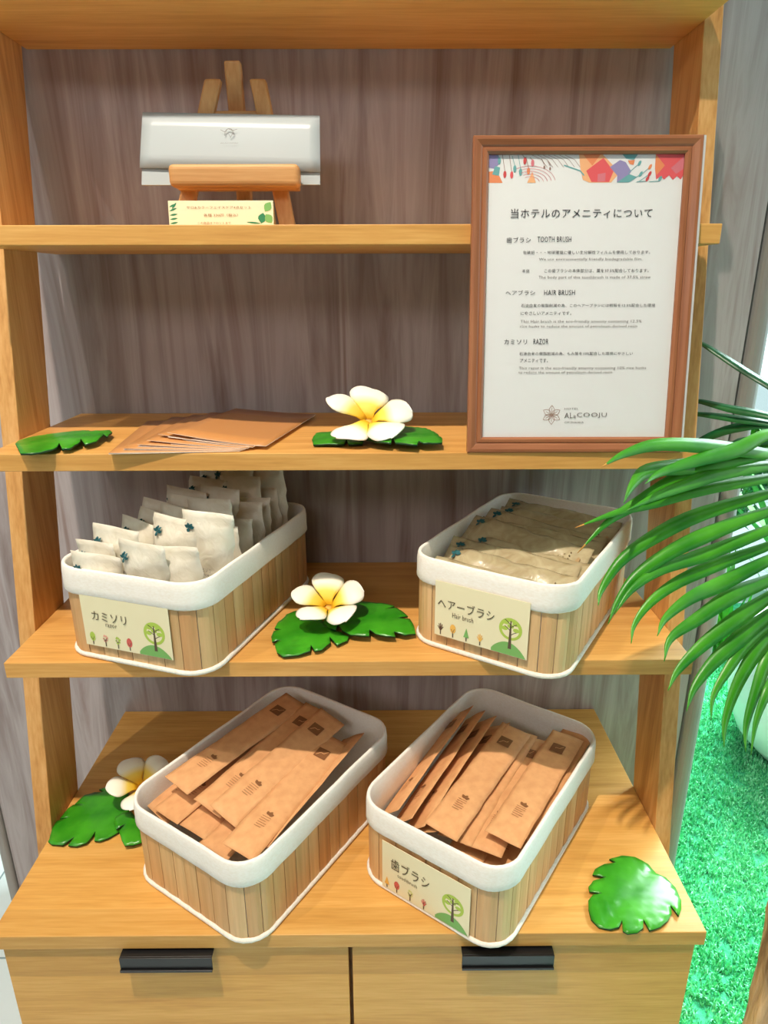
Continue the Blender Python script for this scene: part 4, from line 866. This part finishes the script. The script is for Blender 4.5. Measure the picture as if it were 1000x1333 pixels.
FR_A = [[(0.4508, -0.05, 1.1223), (0.4183, -0.065, 1.1276), (0.3565, -0.08, 1.1383), (0.2983, -0.095, 1.1442), (0.2613, -0.11, 1.1392), (0.2351, -0.125, 1.1302)], [(0.4598, -0.05, 1.1159), (0.3896, -0.065, 1.1184), (0.3372, -0.08, 1.1194), (0.2907, -0.095, 1.1191), (0.2718, -0.11, 1.1099), (0.2589, -0.125, 1.0961)], [(0.4617, -0.05, 1.1062), (0.4229, -0.065, 1.1025), (0.3555, -0.08, 1.0969), (0.2984, -0.095, 1.0863), (0.2571, -0.11, 1.0814), (0.2168, -0.125, 1.0725)], [(0.4559, -0.05, 1.1357), (0.4198, -0.0625, 1.127), (0.3691, -0.075, 1.1211), (0.3209, -0.0875, 1.107), (0.2776, -0.1, 1.0849), (0.25, -0.1125, 1.0724), (0.2212, -0.125, 1.0472)], [(0.4649, -0.05, 1.09), (0.4275, -0.0625, 1.085), (0.3546, -0.075, 1.0675), (0.3062, -0.0875, 1.0479), (0.2729, -0.1, 1.0286), (0.2526, -0.1125, 1.004), (0.2461, -0.125, 0.9929)], [(0.4682, -0.05, 1.0735), (0.4309, -0.0625, 1.0662), (0.38, -0.075, 1.0527), (0.3307, -0.0875, 1.0355), (0.2913, -0.1, 1.0138), (0.2697, -0.1125, 0.9916), (0.2578, -0.125, 0.973)], [(0.4715, -0.05, 1.0567), (0.433, -0.065, 1.0471), (0.3639, -0.08, 1.0265), (0.3156, -0.095, 1.0173), (0.2836, -0.11, 1.0027), (0.2627, -0.125, 0.983)], [(0.4749, -0.05, 1.0397), (0.4378, -0.0625, 1.0284), (0.3861, -0.075, 1.015), (0.3409, -0.0875, 1.0012), (0.3093, -0.1, 0.9852), (0.2893, -0.1125, 0.9662), (0.2828, -0.125, 0.951)], [(0.4783, -0.05, 1.0224), (0.4392, -0.065, 1.0131), (0.387, -0.08, 0.9941), (0.3493, -0.095, 0.9851), (0.3203, -0.11, 0.9706), (0.3074, -0.125, 0.9593)], [(0.4823, -0.05, 1.0021), (0.4433, -0.065, 0.9904), (0.401, -0.08, 0.981), (0.3612, -0.095, 0.9625), (0.3287, -0.11, 0.9482), (0.3179, -0.125, 0.9309)], [(0.4853, -0.05, 0.9869), (0.4471, -0.065, 0.9699), (0.411, -0.08, 0.9544), (0.3713, -0.095, 0.9323), (0.3415, -0.11, 0.9118), (0.3263, -0.125, 0.8973)], [(0.4888, -0.05, 0.9688), (0.4509, -0.065, 0.949), (0.4173, -0.08, 0.9317), (0.3849, -0.095, 0.9114), (0.3611, -0.11, 0.8908), (0.3484, -0.125, 0.8726)], [(0.4903, -0.05, 0.9614), (0.4563, -0.065, 0.9417), (0.4262, -0.08, 0.9271), (0.4022, -0.095, 0.9039), (0.3824, -0.11, 0.8814), (0.3753, -0.125, 0.8613)], [(0.4954, -0.05, 0.9568), (0.4625, -0.065, 0.9305), (0.4368, -0.08, 0.9132), (0.4142, -0.095, 0.8805), (0.3998, -0.11, 0.8483), (0.3941, -0.125, 0.8281)], [(0.5014, -0.05, 0.9475), (0.4732, -0.065, 0.9183), (0.4508, -0.08, 0.9037), (0.4354, -0.095, 0.8757), (0.4225, -0.11, 0.8434), (0.4175, -0.125, 0.8222)], [(0.5066, -0.05, 0.9428), (0.4885, -0.065, 0.904), (0.4643, -0.08, 0.8847), (0.4477, -0.095, 0.8756), (0.4322, -0.11, 0.8481), (0.4238, -0.125, 0.8183)], [(0.5235, -0.05, 0.9427), (0.5115, -0.065, 0.8943), (0.4933, -0.08, 0.8556), (0.4751, -0.095, 0.8171), (0.4635, -0.11, 0.789), (0.4532, -0.125, 0.7817)], [(0.4536, -0.05, 1.1474), (0.4148, -0.065, 1.1468), (0.3791, -0.08, 1.1352), (0.333, -0.095, 1.1279), (0.2954, -0.11, 1.1202), (0.2763, -0.125, 1.1143)], [(0.4602, -0.05, 1.1143), (0.4206, -0.065, 1.1152), (0.368, -0.08, 1.1124), (0.3255, -0.095, 1.1038), (0.2913, -0.11, 1.0964), (0.2618, -0.125, 1.0887)]]
FR_B = [[(0.5445, 0.07, 1.1404), (0.5041, 0.105, 1.1713), (0.4816, 0.14, 1.1903), (0.4511, 0.175, 1.2137), (0.4293, 0.21, 1.2278)], [(0.5482, 0.07, 1.1222), (0.5111, 0.105, 1.1332), (0.4809, 0.14, 1.1366), (0.4539, 0.175, 1.1408), (0.4311, 0.21, 1.1384)], [(0.5486, 0.07, 1.1203), (0.5126, 0.105, 1.1246), (0.4828, 0.14, 1.1248), (0.4545, 0.175, 1.1235), (0.4318, 0.21, 1.1172)], [(0.5492, 0.07, 1.1176), (0.513, 0.105, 1.1227), (0.4852, 0.14, 1.1099), (0.4604, 0.175, 1.0829), (0.443, 0.21, 1.0496)], [(0.5501, 0.07, 1.113), (0.5165, 0.105, 1.1035), (0.4884, 0.14, 1.0908), (0.4873, 0.175, 1.0765), (0.4749, 0.21, 1.054)], [(0.551, 0.07, 1.1083), (0.52, 0.105, 1.084), (0.4929, 0.14, 1.0632), (0.4675, 0.175, 1.0347), (0.4601, 0.21, 1.0043)]]
def frond(name, lines, m, w, stem, dry, seed):
    rn = random.Random(seed)
    s = MB(); s.tube([Vector(q) - P0 for q in smooth_line(stem, 14)], [0.0075 - 0.0004 * i for i in range(15)], 8); st = s.build('frond_stalk', PALM, pm, smooth=True)
    q = MB()
    for i, l in enumerate(lines): leaflet(q, l, w * (0.85 + 0.3 * rn.random()), 0.09 if i in dry else 0.03, Vector((0.15 + 0.3 * (rn.random() - .5), -0.8, 0.55 + 0.3 * (rn.random() - .5))))
    o = q.build(name, [m, PALM_TIP], st, smooth=True, weld=True)
    s_ = o.modifiers.new('thick', 'SOLIDIFY'); s_.thickness = 0.0005
    return o
frond('frond_blade', FR_A, PALM, 0.0092, [(0.572, -0.065, 1.085), (0.548, -0.058, 1.150), (0.502, -0.052, 1.152), (0.480, -0.05, 1.10), (0.482, -0.05, 1.04), (0.496, -0.05, 0.97), (0.520, -0.05, 0.92)], {0, 2, 3}, 5)
frond('frond_blade', FR_B, PALM_DARK, 0.0085, [(0.575, -0.060, 1.09), (0.585, -0.02, 1.14), (0.575, 0.03, 1.16), (0.545, 0.060, 1.130)], set(), 6)

def lathe(name, prof, m, parent=None, n=48):
    b_ = MB(); V = [(r * math.cos(2 * PI * i / n), r * math.sin(2 * PI * i / n), z) for r, z in prof for i in range(n)]
    b_.add(V, [(j * n + i, j * n + (i + 1) % n, (j + 1) * n + (i + 1) % n, (j + 1) * n + i) for j in range(len(prof) - 1) for i in range(n)] + [tuple(range(n - 1, -1, -1)), tuple(range((len(prof) - 1) * n, len(prof) * n))])
    return b_.build(name, m, parent, smooth=True)
pt = thing('round_planter', 'large round white planter on the turf behind the palm', 'planter', (1.285, 0.89, 0.006))
lathe('bowl', [(0.13, 0.0), (0.17, 0.012), (0.215, 0.06), (0.245, 0.13), (0.255, 0.20), (0.25, 0.28), (0.225, 0.36), (0.205, 0.40), (0.195, 0.40), (0.19, 0.37)], POT, pt)
lathe('soil', [(0.19, 0.355), (0.19, 0.37)], SOIL, pt)
q = MB(); rn = random.Random(4)
def blade_leaf(mb, base, az, length, lean, w):
    pts = []; 
    for i in range(9):
        t = i / 8; out = length * (lean * t + 0.45 * lean * t * t); pts.append(Vector(base) + Vector((math.cos(az) * out, math.sin(az) * out, length * (t - 0.35 * lean * t * t))))
    for i in range(8):
        t0, t1 = i / 8, (i + 1) / 8; s = Vector((-math.sin(az), math.cos(az), 0)); f = lambda t: w * (0.5 + 0.5 * min(1, t / 0.3)) * max(0.04, 1 - t ** 2.4)
        mb.add([pts[i] - s * f(t0), pts[i] + s * f(t0), pts[i + 1] + s * f(t1), pts[i + 1] - s * f(t1)], [(0, 1, 2, 3)])
for k in range(34): blade_leaf(q, (0.10 * rn.uniform(-1, 1), 0.10 * rn.uniform(-1, 1), 0.37), rn.random() * 6.28, 0.35 + 0.35 * rn.random(), 0.2 + 0.5 * rn.random(), 0.016)
q.build('foliage', PALM, pt, smooth=True, weld=None)
for (x, y, h, n, lab, sd) in ((1.27, 1.42, 0.42, 16, 'low plant with upright green strap leaves on the turf behind the wall edge', 8), (1.62, 1.62, 0.55, 22, 'taller strap-leaved green plant by the garden window behind the planter', 9)):
    g = thing('strap_leaf_plant', lab, 'plant', (x, y, 0.006)); q = MB(); rn = random.Random(sd)
    for k in range(n): blade_leaf(q, (0.03 * rn.uniform(-1, 1), 0.03 * rn.uniform(-1, 1), 0), rn.random() * 6.28, h * (0.6 + 0.5 * rn.random()), 0.10 + 0.28 * rn.random(), 0.014)
    q.build('foliage', PALM, g, smooth=True, weld=None)
b = MB(); b.box(-3, 8, 3.2, 9, -0.06, -0.01); struct('ground', b, plain('pale_paving', (222, 232, 230), 0.8))
for (x, y, r, lab, sd) in ((1.75, 2.45, 0.22, 'leafy green garden shrub outside the window, nearest the wall', 3), (2.50, 2.60, 0.30, 'leafy green garden shrub outside the window, further right', 5)):
    g = thing('garden_shrub', lab, 'shrub', (x, y, 0.0)); q = MB(); rn = random.Random(sd)
    for k in range(420):
        d = Vector((rn.gauss(0, 1), rn.gauss(0, 1), rn.gauss(0, 1))).normalized() * r * (0.55 + 0.5 * rn.random()); c = Vector((d.x, d.y, 0.42 + d.z * 1.2))
        u = Vector((rn.gauss(0, 1), rn.gauss(0, 1), rn.gauss(0, 1))).normalized(); w = u.cross(Vector((0.3, 0.2, 1))).normalized(); l = 0.05 + 0.03 * rn.random()
        q.add([c - u * l, c + w * l * .35, c + u * l, c - w * l * .35], [(0, 1, 2, 3)])
    q.build('foliage', PALM, g, weld=None)
    q = MB()
    for k in range(4): q.tube([(0.02 * k - .03, 0, 0), (0.06 * math.cos(k * 1.6), 0.06 * math.sin(k * 1.6), 0.45)], 0.008, 6)
    q.build('stem', FIBRE, g)
